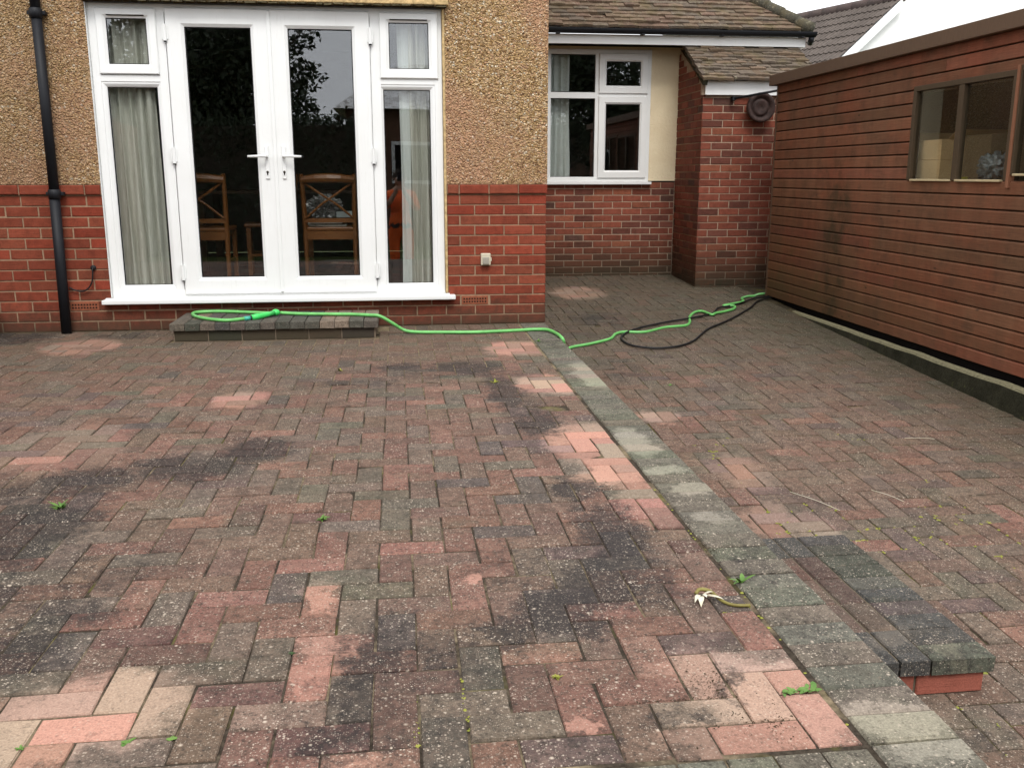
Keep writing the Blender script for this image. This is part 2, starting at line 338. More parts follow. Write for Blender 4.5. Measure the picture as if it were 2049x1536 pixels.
def mk_board():
    g = G('shed_board'); p = g.pos(); tint, rnd = g.attr(); xyz = g.sep(p)
    q = g.vm('ADD', g.scaled(p, (1, .9, 26)), g.scaled(rnd, (37, 11, 5)) if False else (0,0,0))
    gr = g.noise(g.scaled(p, (8, 1.6, 60)), 3.2, 5, .65, .6); pt = g.noise(p, 1.6, 4, .62); pt2 = g.noise(p, 5.5, 4, .65)
    c = g.mix(1, tint, g.mr(gr, .25, .75, .72, 1.22), 'MULTIPLY')
    c = g.mix(g.mr(pt, .42, .66, 0, .75), c, g.mix(1, c, (1.22,.86,.80), 'MULTIPLY')); c = g.mix(1, c, g.mr(g.noise(g.scaled(p, (1, 3, .5)), 3, 4, .65), .3, .7, .86, 1.10), 'MULTIPLY')
    kn = g.voro(g.scaled(p, (1, 2.2, 5.5)), 1.7); c = g.mix(g.mr(kn['Distance'], .10, .03, 0, .75), c, (.03,.018,.012))
    c = g.mix(g.mr(pt2, .5, .7, 0, .5), c, (.075,.045,.026))
    # green algae low down and towards the far corner
    lowf = g.math('MULTIPLY', g.mr(g.math('ADD', xyz[2], g.mr(pt2, .2, .8, -.35, .35)), .55, -.05, 0, 1), g.mr(xyz[1], 5.6, 8.2, .1, 1))
    c = g.mix(g.math('MULTIPLY', lowf, .62), c, (.075,.066,.026))
    band = g.blob(g.vm('ADD', g.scaled(p, (0,1,0)), g.scaled(g.vm('SUBTRACT', g.noise(p, 5, 3, col=True), (.5,.5,.5)), (0,.5,0))), 0, 7.75, 1, .28, .1)
    c = g.mix(g.math('MULTIPLY', g.math('MULTIPLY', band, g.mr(pt2, .35, .6)), g.mr(xyz[2], 1.5, .9, 0, .75)), c, (.045,.036,.016))
    # streaks of bare bleached wood
    ch = g.noise(g.scaled(p, (1, 5, 70)), 2.4, 4, .7)
    c = g.mix(g.math('MULTIPLY', g.mr(ch, .66, .72, 0, .75), g.mr(pt, .38, .56)), c, (.42,.25,.17))
    return g.fin(c, .78, g.bump(gr, .35, .004), .25)
def mk_tile(name, cols, lichen=.5):
    g = G(name); p = g.pos(); tint, rnd = g.attr(); n = g.noise(p, 14, 5, .7); n2 = g.noise(p, 80, 3, .7)
    c = g.mix(1, tint, g.mr(n2, .25, .75, .65, 1.3), 'MULTIPLY')
    c = g.mix(g.mr(n, .52, .68, 0, .7), c, cols[0]); c = g.mix(g.mr(g.noise(p, 31, 4, .75), .58, .66, 0, lichen), c, cols[1])
    c = g.mix(g.mr(g.noise(p, 6, 4), .5, .68, 0, .65), c, cols[2])
    return g.fin(c, .95, g.bump(g.math('ADD', n, n2), .7, .01), .1)
def mk_wood(name, a, b, rough=.4):
    g = G(name); p = g.pos(); n = g.noise(g.scaled(p, (14, 14, 3)), 5, 4, .6, 1)
    return g.fin(g.mix(n, a, b), rough, None, .4)
def mk_concrete():
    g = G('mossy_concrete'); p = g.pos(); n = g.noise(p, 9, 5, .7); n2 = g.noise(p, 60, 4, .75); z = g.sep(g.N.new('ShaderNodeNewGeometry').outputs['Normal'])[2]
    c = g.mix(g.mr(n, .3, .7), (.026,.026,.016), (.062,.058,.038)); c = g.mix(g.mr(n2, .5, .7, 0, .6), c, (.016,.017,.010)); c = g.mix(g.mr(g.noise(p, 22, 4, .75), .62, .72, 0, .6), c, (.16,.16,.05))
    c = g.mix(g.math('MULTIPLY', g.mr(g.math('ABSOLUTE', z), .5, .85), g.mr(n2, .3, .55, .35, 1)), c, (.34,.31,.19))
    return g.fin(c, .95, g.bump(n2, .9, .02), .1)
def mk_sand(name, a=(.050,.040,.030), b=(.21,.165,.105), moss=.4, tan=(4.6, 6.4)):
    g = G(name); p = g.pos(); n = g.noise(p, 3.5, 4, .65); n2 = g.noise(p, 70, 3)
    n = g.math('ADD', n, g.mr(g.sep(p)[1], tan[0], tan[1], 0, .16))
    c = g.mix(g.mr(n, .48, .66), a, b); c = g.mix(1, c, g.mr(n2, .3, .7, .6, 1.3), 'MULTIPLY')
    c = g.mix(g.mr(g.noise(p, 6, 3), .58, .68, 0, moss), c, (.12,.115,.02))
    return g.fin(c, 1, g.bump(n2, .8, .01), .05)
def mk_leaf(name, a, b, trans=.25):
    g = G(name); p = g.pos(); n = g.noise(p, 25, 3); g.b.inputs['Transmission Weight'].default_value = 0
    m_ = g.fin(g.mix(g.mr(n, .35, .65), a, b), .55, None, .35); m_.use_backface_culling = False
    return m_
def mk_fabric(name, a, b):
    g = G(name); p = g.pos(); n = g.noise(g.scaled(p, (60, 60, 3)), 2, 3)
    c = g.mix(g.mr(n, .3, .7), a, b)
    g.fin(c, .95, None, .1); tr = g.N.new('ShaderNodeBsdfTranslucent'); g.set(tr.inputs[0], c)
    mx = g.N.new('ShaderNodeMixShader'); mx.inputs[0].default_value = .25
    g.set(mx.inputs[1], g.b.outputs[0]); g.set(mx.inputs[2], tr.outputs[0]); g.set(g.out.inputs[0], mx.outputs[0]); return g.m
def mk_lawn():
    g = G('lawn_grass'); p = g.pos(); n = g.noise(p, 2, 5); n2 = g.noise(p, 60, 4)
    return g.fin(g.mix(1, g.mix(n, (.05,.075,.02), (.075,.085,.03)), g.mr(n2, .3, .7, .5, 1.4), 'MULTIPLY'), .95, g.bump(n2, 1, .03), .1)

M_PU = paver_mat('patio_paver', CLEAN_U, DARK_U, dirt=(.136,.086,.062), dirt_amt=.58, algae=(1, 4.8, 6.8, (.088,.068,.044)))
M_PL = paver_mat('lower_paver', CLEAN_L, DARK_L, dirt=(.148,.096,.068), dirt_amt=.74, speck=.95, algae=(1, 5.2, 7.6, (.046,.043,.026)), algae2=(2.8, 3.7, (.054,.050,.027)))
M_PC = paver_mat('coping_paver', CLEAN_C, [(1.03,6.35,.14,.6,.45),(1.03,2.45,.12,.16,.6),(1.06,2.62,.08,.12,.5),(1.02,2.05,.1,.2,.4),(1.05,4.5,.1,.3,.35)], dirt=(.098,.094,.068), dirt_amt=.6, washed=(.36,.33,.25))
M_PS = paver_mat('step_paver', [(1.52,2.55,.09,.07,.55),(1.66,2.46,.06,.04,.5)], [(1.6,2.42,.3,.1,.4)], dirt=(.060,.056,.046), dirt_amt=.5, lift=1.5, washed=(.26,.2,.14))
M_PD = paver_mat('doorstep_paver', [], [], dirt=(.06,.058,.05), dirt_amt=.6, speck=.5)
M_SAND = mk_sand('joint_sand'); M_SANDL = mk_sand('joint_sand_lower', (.055,.045,.030), (.14,.115,.06), .6, (50, 60))
M_BR = brick_mat('house_brick', (-.02,.24), (.045,.038,.024), .4); M_BR3 = brick_mat('step_brick'); M_BR2 = brick_mat('old_brick', (-.02,.50), (.034,.032,.018), .5)
M_MO = mortar_mat('house_mortar', (.40,.27,.175), (0,.12)); M_MO2 = mortar_mat('old_mortar', (.50,.37,.27), (-.1,.42))
M_PEB = mk_pebble(); M_GL = mk_glass(); M_GL2 = mk_glass('shed_glass', 1.2, (.93,.95,.93)); M_W = mk_upvc(); M_CR = mk_render(); M_BD = mk_board()
M_TILE = mk_tile('plain_roof_tile', ((.06,.050,.036), (.30,.27,.19), (.12,.095,.05)), .75)
M_TILE2 = mk_tile('ribbed_roof_tile', ((.07,.06,.055), (.12,.11,.1), (.09,.075,.065)), .3)
M_BLK = plain('black_plastic', (.010,.011,.014), .55, .25); M_BLK2 = plain('black_rubber', (.01,.01,.011), .55, .3)
M_CON = mk_concrete(); M_CHAIR = mk_wood('chair_oak', (.13,.044,.009), (.20,.075,.017)); M_TABLE = mk_wood('dark_oak', (.06,.03,.012), (.09,.045,.02))
M_CUR = mk_fabric('curtain_fabric', (.50,.50,.42), (.68,.68,.60)); M_CUR2 = mk_fabric('pale_curtain_fabric', (.62,.66,.62), (.70,.74,.70))
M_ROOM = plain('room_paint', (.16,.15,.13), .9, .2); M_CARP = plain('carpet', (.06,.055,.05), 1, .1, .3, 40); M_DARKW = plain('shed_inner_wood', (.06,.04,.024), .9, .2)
M_HOSE = plain('green_hose_plastic', (.145,.47,.125), .35, .5, .15, 20); M_HOSE2 = plain('green_nozzle_plastic', (.05,.62,.12), .35, .5); M_TEAL = plain('teal_plastic', (.05,.38,.28), .4, .4)
M_RUST = plain('rusty_metal', (.045,.026,.022), .7, .3, .4, 30, .4); M_STONE = plain('ledge_stone', (.50,.36,.18), .9, .2, .35, 30, .6); M_LEDGE = plain('mossy_creasing_tile', (.10,.085,.05), .95, .1, .5, 40, .6)
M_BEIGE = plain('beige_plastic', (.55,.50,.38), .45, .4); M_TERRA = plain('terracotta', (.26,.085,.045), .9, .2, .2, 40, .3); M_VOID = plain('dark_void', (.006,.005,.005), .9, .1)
M_FASC = mk_wood('brown_fascia_wood', (.095,.055,.03), (.15,.09,.055), .7); M_POST = mk_wood('red_brown_post', (.22,.09,.045), (.30,.13,.07), .65); M_FRAME = mk_wood('olive_frame_wood', (.055,.036,.018), (.095,.062,.032), .7); M_SILL = plain('cream_sill_paint', (.58,.47,.28), .6, .3)
M_CARD = plain('cardboard', (.60,.40,.21), .85, .2, .1, 8); M_PAPER = plain('newspaper', (.45,.43,.38), .8, .2, .25, 30); M_PLAS = plain('crumpled_clear_plastic', (.42,.46,.48), .18, .7, .3, 20); M_YEL = plain('yellow_plastic', (.6,.5,.05), .4, .4)
M_TRUNK = plain('bark', (.05,.04,.03), .95, .1, .4, 10, .6); M_LEAFD = mk_leaf('tree_leaf', (.012,.022,.008), (.03,.045,.015)); M_HEDGE = mk_leaf('hedge_leaf', (.015,.025,.01), (.03,.045,.018))
M_WEED = mk_leaf('weed_leaf', (.065,.15,.022), (.12,.22,.045)); M_MOSS = mk_leaf('moss', (.17,.19,.015), (.26,.25,.04)); M_DRY = mk_leaf('dry_leaf', (.52,.47,.34), (.66,.62,.50)); M_STEM = mk_leaf('mossy_stem', (.16,.13,.03), (.22,.19,.05)); M_LAWN = mk_lawn(); M_SOIL = plain('soil_crumbs', (.06,.045,.028), 1, .05, .4, 80, .8)
M_ORANGE = plain('orange_workwear', (.95,.15,.03), .8, .3, .2, 9); M_SKIN = plain('skin', (.45,.26,.18), .55, .4); M_HAIR = plain('hair', (.06,.045,.035), .7, .3); M_BOOT = plain('dark_boots', (.02,.02,.02), .6, .3)
M_GARW = brick_mat('garage_brick', None); M_WHITEW = plain('white_painted_wall', (.90,.90,.89), .8, .2, .03)

X, Y, Z = Vector((1,0,0)), Vector((0,1,0)), Vector((0,0,1))
def LZ(y): return -.43+.049*(max(y, 1.4)-2.4)          # lower patio falls towards the viewer
# ================================================================== SETTING
g_ = MB(); g_.add([(-120,-120,-.62),(120,-120,-.62),(120,150,-.62),(-120,150,-.62)], [(0,1,2,3)])
props(g_.build('lawn', M_LAWN), 'mown grass around the house and garden', 'lawn', kind='structure')

PAL = {'red':(.165,.080,.060),'pink':(.240,.115,.088),'brown':(.138,.088,.066),'grey':(.132,.106,.084),'green':(.096,.096,.072),'dkgreen':(.056,.060,.046),'blue':(.058,.057,.056),'purple':(.092,.066,.066),'dkred':(.098,.050,.042),'beige':(.200,.150,.114),'cop':(.132,.124,.096)}
UPW = [('red',30),('brown',34),('grey',12),('green',10),('blue',4),('purple',4),('dkred',6),('pink',6)]
LOW = [('brown',40),('grey',22),('red',14),('green',10),('purple',10),('pink',4)]
def pick(tab):
    k = random.choices([a for a, _ in tab], [b for _, b in tab])[0]; c = PAL[k]; f = random.uniform(.88, 1.13)
    return tuple(min(1, x*f*random.uniform(.94, 1.06)) for x in c)+(random.random(),)
OV = [(-0.22,2.42,'pink'),(-0.14,2.14,'pink'),(-0.22,1.96,'pink'),(-0.73,3.02,'pink'),(-0.04,2.49,'green'),(-0.33,2.58,'blue'),(-0.18,2.34,'grey'),(-0.13,1.89,'dkgreen'),(0.07,1.73,'dkgreen'),(0.17,1.99,'dkgreen'),(-0.03,2.17,'blue'),(-0.44,2.05,'dkgreen'),(-0.4,1.94,'dkred'),(-0.68,1.83,'pink'),(-0.61,1.97,'beige'),(-0.51,1.92,'beige'),(-0.73,1.91,'beige'),(-0.79,1.97,'beige'),(-0.81,1.82,'beige'),(-0.75,1.75,'pink'),(-0.61,1.74,'grey'),(0.58,1.93,'pink'),(0.66,1.91,'beige'),(0.8,1.94,'beige'),(0.85,1.85,'pink'),(0.74,1.78,'beige'),(0.87,1.75,'pink'),(0.72,1.65,'pink'),(0.67,1.74,'beige'),(-0.27,1.87,'beige'),(0.01,1.96,'dkred'),(-0.07,1.88,'dkred'),(0.01,1.74,'dkred'),(-0.22,1.73,'dkred'),(-0.16,1.67,'pink'),(0.16,2.21,'red'),(0.23,3.32,'blue'),(0.34,3.14,'blue'),(0.14,3.52,'green'),(0.32,2.85,'blue'),(-0.03,3.89,'red'),(0.78,3.95,'pink'),(0.85,3.86,'pink'),(0.73,3.38,'pink'),(0.82,5.03,'beige'),(0.71,5.04,'beige'),(0.9,4.83,'pink'),(0.82,3.03,'pink'),(0.79,6.03,'pink'),(-0.83,4.81,'pink'),(-0.71,4.85,'pink'),(-1.23,4.11,'red'),(-0.6,3.61,'purple'),(-0.69,3.49,'purple'),(0.48,2.32,'blue'),(0.6,2.54,'blue'),(0.69,2.6,'blue')]
def herring(x0, x1, y0, y1, gx, gy, px, py, phase):
    """90 degree herringbone cut to a rectangle -> list of (xa, xb, ya, yb)"""
    out = []
    for v in range(int((gy-y1)/py)-3, int((gy-y0)/py)+4):
        for u in range(int((x0-gx)/px)-3, int((x1-gx)/px)+4):
            r = (u-v+phase) % 4
            if r == 2: a, b, c, d = u, u+2, v, v+1
            elif r == 1: a, b, c, d = u, u+1, v, v+2
            else: continue
            xa, xb, yb, ya = gx+a*px, gx+b*px, gy-c*py, gy-d*py
            xa, xb, ya, yb = max(xa, x0), min(xb, x1), max(ya, y0), min(yb, y1)
            if xb-xa > .018 and yb-ya > .018: out.append((xa, xb, ya, yb))
    return out
def lay(parent, blocks, mat, zf, tab, slope=0, gap=.0044, ov=(), limit=300, hidden=None, name='paver', bow=0):
    un = Vector((0, 1, slope)).normalized(); nn = X.cross(un)
    rec = []
    for xa, xb, ya, yb in blocks:
        cx, cy = (xa+xb)/2, (ya+yb)/2; t = pick(tab)
        for ox, oy, k in ov:
            if xa-.004 <= ox <= xb+.004 and ya-.004 <= oy <= yb+.004: t = tuple(x*random.uniform(.92,1.08) for x in PAL[k])+(random.random(),); break
        s_ = vis((cx, cy, zf(cy)))
        if hidden and hidden(cx, cy): s_ = 0
        rec.append((s_*min(1, (xb-xa)*(yb-ya)/.01), cx, cy, xb-xa, yb-ya, t))
    rec.sort(key=lambda r: -r[0]); rest = MB()
    for i, (s_, cx, cy, dx, dy, t) in enumerate(rec):
        mb = MB() if i < limit and s_ > 0 else rest
        tx, ty = random.gauss(0, .009), random.gauss(0, .009); gp = gap*random.uniform(.7, 1.45)
        n2 = (nn+Vector((tx, ty, 0))).normalized(); xr = Vector((math.cos(tz := random.gauss(0, .007)), math.sin(tz), 0)); u2 = (xr-n2*xr.dot(n2)).normalized(); v2 = n2.cross(u2)
        z = zf(cy)+random.gauss(0, .0012)-bow*0
        mb.slab((cx+random.gauss(0,.0007), cy+random.gauss(0,.0007), z), u2, v2, n2, dx-gp, (dy-gp)*math.sqrt(1+slope*slope), .05, .0032, t, .0013)
        if mb is not rest: mb.build(name, mat, parent)
    if rest.v:
        o = rest.build('remaining_pavers', mat, parent); o['kind'] = 'stuff'

patio = thing('patio', 'upper patio of brindle block pavers laid in herringbone in front of the french doors', 'patio', (-1, 4, 0), kind='structure')
MB().add([(-3.4,1.38,-.0045),(.93,1.38,-.0045),(.93,7.16,-.0045),(-3.4,7.16,-.0045)], [(0,1,2,3)]).build('joint_sand', M_SAND, patio)
bl = []
SX0, SX1, SY = -1.575, -.15, 6.60
for b in herring(-3.4, .915, 1.59, 6.40, .92, 2.0, .1, .1, 0): bl.append(b)
for k in range(43):
    xa = -3.38+.1*k
    if SX0-.1 < xa < SX1: bl.append((xa, xa+.1, 6.40, 6.595))
for b in herring(-3.4, SX0-.003, 6.40, 6.95, .92, 2.0, .1, .1, 0)+herring(SX1+.003, .915, 6.40, 6.95, .92, 2.0, .1, .1, 0): bl.append(b)
bl = [b for b in bl if not (SX0-.1 < (b[0]+b[1])/2 < SX1+.05 and b[2] > 6.3 and b[3] < 6.3)]
for k in range(43):
    xa = -3.38+.1*k
    if xa+.1 < SX0 or xa > SX1: bl.append((xa, min(xa+.1, .915), 6.95, 7.148))
lay(patio, bl, M_PU, lambda y: 0, UPW, ov=OV)

lowp = thing('lower_patio', 'lower block paved patio sloping between the terrace edge and the shed', 'patio', (2.4, 6, -.3), kind='structure')
ys = (1.4, 10.9); MB().add([(1.10,ys[0],LZ(ys[0])-.005),(3.95,ys[0],LZ(ys[0])-.005),(3.95,ys[1],LZ(ys[1])-.005),(1.10,ys[1],LZ(ys[1])-.005)], [(0,1,2,3)]).build('joint_sand', M_SANDL, lowp)
def hid(x, y):
    t = 1.125/x; z = CAMZ+(LZ(y)-CAMZ)*t; return (z < 0 and 1.4 < y*t < 7.15) or (y > 7.15 and x/y < 1.135/7.15)
lay(lowp, herring(1.13, 3.69, 1.6, 10.75, 1.64, 4.45, .1025, .1045, 1), M_PL, LZ, LOW, slope=.049, hidden=hid)

# ---- terrace retaining wall with its coping
tw = thing('terrace_wall', 'low brick retaining wall topped by a row of greenish grey coping blocks', 'wall', (1.03, 4, -.5))
mb = MB(); mb.box(.945,1.42,-.62,1.105,7.13,-.0065); mb.build('wall_core', M_SANDL, tw)
mb = MB(); mb.box(-3.4,1.42,-.62,.944,1.56,-.055); mb.build('front_wall_core', M_BR2, tw)
CT = [('cop',60),('green',14),('grey',26)]
y = 1.39; k = 0
while y < 7.14:
    y2 = min(y+.1035, 7.145)
    t = pick(CT); t = tuple(min(1, c*1.12) for c in t[:3])+(t[3],)
    MB().slab((1.028+random.gauss(0,.001), (y+y2)/2, .002+random.gauss(0,.001)), X, Y, Z, .196, y2-y-random.uniform(.005,.009), .055, .005, t, .0012).build('coping_block', M_PC, tw); y = y2
xx = .918
while xx > -.9:
    t = pick(CT); MB().slab((xx-.05, 1.485, .001+random.gauss(0,.001)), X, Y, Z, .096, .196, .055, .004, t, .0006).build('coping_block', M_PC, tw); xx -= .1

# ---- step up from the lower patio
gs = thing('garden_step', 'dark block paved step with a red brick riser beside the terrace edge', 'step', (1.45, 2.9, -.43))
ST = [('blue',40),('dkgreen',20),('purple',15),('red',12),('grey',6)]
MB().box(1.13,2.425,-.47,1.755,3.39,-.3065).build('core', M_MO2, gs)
for k in range(10):
    y = 2.40+.1*k; c = pick([('blue',40),('dkgreen',30),('purple',15),('green',15)])
    MB().slab((1.677, y+.05, -.30+random.gauss(0,.001)), X, Y, Z, .203, .0935, .052, .005, c, .0012).build('paver', M_PS, gs)
for xa in (1.472, 1.370):
    for k in range(5):
        y = 2.40+.2*k; c = pick([('red',40),('brown',40),('dkred',20)]) if 0 < k < 4 else PAL['blue']+(.5,)
        MB().slab((xa+.05, y+.1, -.30+random.gauss(0,.001)), X, Y, Z, .0945, .193, .052, .005, c, .0012).build('paver', M_PS, gs)
MB().slab((1.25, 2.9, -.302), X, Y, Z, .23, 1.0, .05, .004, PAL['blue']+(.5,)).build('paver', M_PS, gs)
for xa, xb in ((1.13,1.315),(1.325,1.53),(1.54,1.756)): MB().slab(((xa+xb)/2, 2.418, -.392), X, Z, -Y, xb-xa, .066, .1, .003, (.27,.085,.058,.4), .0012).build('brick', M_BR3, gs)
for k in range(4):
    MB().slab((1.762, 2.535+.235*k, -.392), Y, Z, X, .215, .066, .1, .003, (.30,.085,.055,.4), .0008).build('brick', M_BR3, gs)

# ---- step at the french doors
ds = thing('door_step', 'low grey step of small blocks below the french doors', 'step', (-.86, 6.87, 0))
MB().box(SX0+.02,6.625,-.03,SX1-.02,7.148,.08).build('core', M_MO2, ds)
n = 14; wdt = (SX1-SX0)/n
for k in range(n):
    xa = SX0+wdt*k; c = pick([('grey',35),('green',30),('blue',10),('dkgreen',15)])
    if k in (10, 11): c = (.30,.22,.16,.5)
    MB().slab((xa+wdt/2, 6.695, .130+random.gauss(0,.001)), X, Y, Z, wdt-.004, .198, .05, .004, c, .0006).build('paver', M_PD, ds)
    c2 = pick([('blue',50),('purple',20),('green',10)])
    if k in (1,): c2 = (.28,.2,.13,.5)
    if k > 9: c2 = (.34,.27,.19,.5) if k % 2 else (.30,.17,.12,.5)
    if k == 0: c2 = PAL['grey']+(.5,)
    MB().slab((xa+wdt/2, 6.97, .129+random.gauss(0,.001)), X, Y, Z, wdt-.004, .345, .05, .004, c2, .0006).build('paver', M_PD, ds)
for k in range(6):
    xa = SX0+.025+.229*k; MB().slab((xa+.113, 6.62, .038), X, Z, -Y, .222, .07, .08, .003, pick([('brown',3),('dkgreen',2),('purple',1)]), .0008).build('brick', M_BR2, ds)

# ================================================================== BRICKWORK
def bricks(parent, mat, org, u, n, a0, a1, z0, z1, pz, pa, off, tint, keep=None, zref=None, th=.03, gap=.0102):
    """running bond on a vertical face; a = distance along u from org"""
    zref = z1 if zref is None else zref; org = Vector(org)
    k = int((zref-z1)/pz+1e-6)
    while True:
        zt = zref-k*pz; zb = zt-pz
        if zt <= z0+.015: break
        zb = max(zb, z0)
        a = a0-((a0-off-(pa/2 if k % 2 else 0)) % pa)
        while a < a1:
            b0, b1 = max(a, a0), min(a+pa, a1)
            if b1-b0 > .022:
                lo, hi = b0+(gap/2 if b0 > a0+1e-6 else 0), b1-(gap/2 if b1 < a1-1e-6 else 0)
                c = org+u*((lo+hi)/2); c.z = (zt+zb)/2
                if keep is None or keep((lo+hi)/2, c.z):
                    MB().slab(c+n*random.gauss(0,.0012), u, Z, n, hi-lo, zt-zb-gap, th, .0028, tint(), .0010).build('brick', mat, parent)
            a += pa
        k += 1
def tint_new():
    f = random.uniform(.8, 1.15); r = random.random()
    return ((.185+.05*random.random())*f, (.040+.014*r)*f, (.021+.008*r)*f, random.random())
def tint_old():
    r = random.random(); f = random.uniform(.75, 1.2)
    c = (.212,.062,.038) if r < .66 else ((.148,.052,.036) if r < .86 else ((.25,.082,.046) if r < .96 else (.10,.048,.036)))
    return tuple(x*f for x in c)+(random.random(),)

# ================================================================== HOUSE
F = 7.15
house = thing('house', 'pebbledashed house with red brick base and white french doors', 'house', (-2, 8, 0))
DX0, DX1, DZ0, DZ1 = -2.092, .357, .245, 2.292
mb = MB(); mb.cells([-6.5, DX0-.004, DX1+.020, 1.136], [1.062, DZ1+.012, 5.2], {(1,0)}, F-.012, F+.25); mb.build('wall', M_PEB, house)
mb = MB(); mb.cells([-6.5, DX0-.004, DX1+.020, 1.122], [-.6, .205, .9875], {(1,1)}, F+.005, F+.25); mb.build('brick_backing', M_MO, house)
mb = MB(); mb.box(.872,F+.251,-.6,1.122,10.75,5.2); mb.build('side_wall', M_PEB, house)
mb = MB(); mb.box(-6.5,F+.251,-.6,-6.25,12.5,5.2); mb.build('far_side_wall', M_PEB, house)
PZ, PA = .0757, .2235
RO = (0, F, 0)
bricks(house, M_BR, RO, X, -Y, -3.35, DX0-.006, .205, .985, PZ, PA, .473, tint_new)
bricks(house, M_BR, RO, X, -Y, DX1+.022, 1.130, .2275, .985, PZ, PA, .473, tint_new)
airb = ((-2.40,-2.185), (.473,.690))
def not_air(a, z): return not (.152 < z < .226 and any(x0-.03 < a < x1+.03 for x0, x1 in airb))
bricks(house, M_BR, RO, X, -Y, -3.35, 1.130, -.03, .2275, PZ, PA, .473, tint_new, not_air, zref=.985)
for x0, x1, in ((-3.35,DX0-.006),(DX1+.022,1.142)):        # projecting top course
    a = x0-((x0-.47) % PA)
    while a < x1:
        lo, hi = max(a, x0), min(a+PA, x1)
        if hi-lo > .03: MB().slab(((lo+hi)/2, F-.020, 1.0245), X, Z, -Y, hi-lo-.009, .066, .06, .006, tuple(c*1.08 for c in tint_new()[:3])+(.5,), .001).build('brick', M_BR, house)
        a += PA
for x0, x1 in ((-3.35,DX0-.006),(DX1+.022,1.132)): MB().box(x0,F-.008,.9885,x1,F+.2,1.060).build('mortar_course', M_MO, house)
for x0, x1 in airb:
    t = MB(); t.slab(((x0+x1)/2, F-.001, .189), X, Z, -Y, x1-x0-.012, .066, .03, .003, (.9,.9,.9,.5)); ab = t.build('air_brick', M_TERRA, house)
    for i in range(9):
        for j in range(2):
            hx = x0+.026+.0205*i; hz = .178+.022*j
            MB().box(hx-.0055,F-.0035,hz-.0055,hx+.0055,F-.0015,hz+.0055).build('vent_hole', M_VOID, ab)
# roof far above the frame, so the light comes down as it would
mb = MB(); mb.add([(-6.9,6.75,5.1),(1.55,6.75,5.1),(1.55,13,5.1),(-6.9,13,5.1),(-3.5,9.8,8),(-1.8,9.8,8)], [(0,1,5,4),(1,2,5),(2,3,4,5),(3,0,4),(3,2,1,0)]); mb.build('roof', M_TILE, house)
# ledge over the doors
mb = MB(); mb.box(DX0-.02,F-.095,2.3045,DX1+.045,F-.013,2.42,ch=.006); mb.build('ledge', M_STONE, house)
x = DX0-.01
while x < DX1+.02:
    wv = random.uniform(.05, .085); MB().slab((x+wv/2, F-.055+random.gauss(0,.003), 2.304), X, Y, Z, wv-.012, .070, random.uniform(.008,.013), .003, (1,1,1,.5), .003).build('creasing_tile', M_LEDGE, house); x += wv
MB().box(DX0,F-.010,2.2925,DX1+.02,F+.05,2.3030).build('lead_flashing', plain('lead', (.09,.09,.095), .6, .4), house)

# ---- the white door set
YF = F+.018
def prof(w_, d=.06, bead=.02): return [(0,d),(0,.004),(.004,0),(w_-bead,0),(w_-bead*.45,.007),(w_-.002,.013),(w_,.016),(w_,d)]
def tris_mullion(mb, x0, x1, z0, z1, yf, d=.06): mb.box(x0, yf, z0, x1, yf+d, z1, ch=.003)
fr = MB(); fr.ring(DX0, DX1, DZ0, DZ1, [(0,.08),(0,.004),(.004,0),(.052,0),(.056,.004),(.056,.08)], YF)
for xa, xb in ((-1.636,-1.578),(-.158,-.088)): fr.box(xa, YF+.001, DZ0+.05, xb, YF+.075, DZ1-.05, ch=.003)
for xa, xb in ((DX0+.05,-1.63),(-.094,DX1-.05)): fr.box(xa, YF+.001, 1.770, xb, YF+.075, 1.815, ch=.003)
fr.build('door_frame', M_W, house)
MB().box(-2.150,F-.075,.205,.430,F+.05,.2375,ch=.006).build('sill', M_W, house)
MB().box(DX0-.04,F-.03,.238,DX1+.03,F+.06,.2465).build('sill_upstand', M_W, house)
for xa, xb in ((DX1+.002,DX1+.019),(DX0-.0035,DX0-.0005)): MB().box(xa,F-.012,.25,xb,F+.07,2.290).build('sealant_strip', M_STONE if xa > 0 else M_W, house)
def pane(parent, x0, x1, z0, z1, y, mat=None):
    MB().ring(x0, x1, z0, z1, [(.004,-.001),(.012,-.0012),(.012,.003)], y-.001).build('gasket', M_BLK2, parent)
    return MB().box(x0,y,z0,x1,y+.005,z1).build('pane', mat or M_GL, parent)
# fixed side lights
for x0, x1, z0, z1 in ((-2.038,-1.627,.297,1.772),(-.110,.303,.285,1.772)):
    r = MB(); r.ring(x0-.006 if x0 < -1 else x0-.004, x1+.004, z0-.002, z1+.003, prof(.040, .06, .022), YF+.006); sw = r.build('side_window', M_W, house)
    pane(sw, x0+.030, x1-.030, z0+.030, z1-.030, YF+.028)
# opening top lights
for x0, x1, z0, z1, gx0, gx1, gz0, gz1 in ((-2.036,-1.634,1.820,2.258,-1.996,-1.727,1.905,2.208),(-.090,.328,1.812,2.262,-.012,.252,1.885,2.196)):
    r = MB(); wv = .062; r.ring(x0, x1, z0, z1, [(0,.05),(0,.006),(.006,0),(.045,0),(.058,.008),(.066,.012),(.066,.05)], YF-.016); tw_ = r.build('top_window', M_W, house)
    pane(tw_, x0+.06, x1-.06, z0+.06, z1-.06, YF+.006)
    MB().box(x0+.075,YF-.021,z1-.045,x1-.075,YF-.015,z1-.030,ch=.002).build('trickle_vent', M_W, tw_)
    MB().box(x0+.075,YF-.020,z1-.052,x1-.075,YF-.0152,z1-.0455).build('vent_slot', M_VOID, tw_)
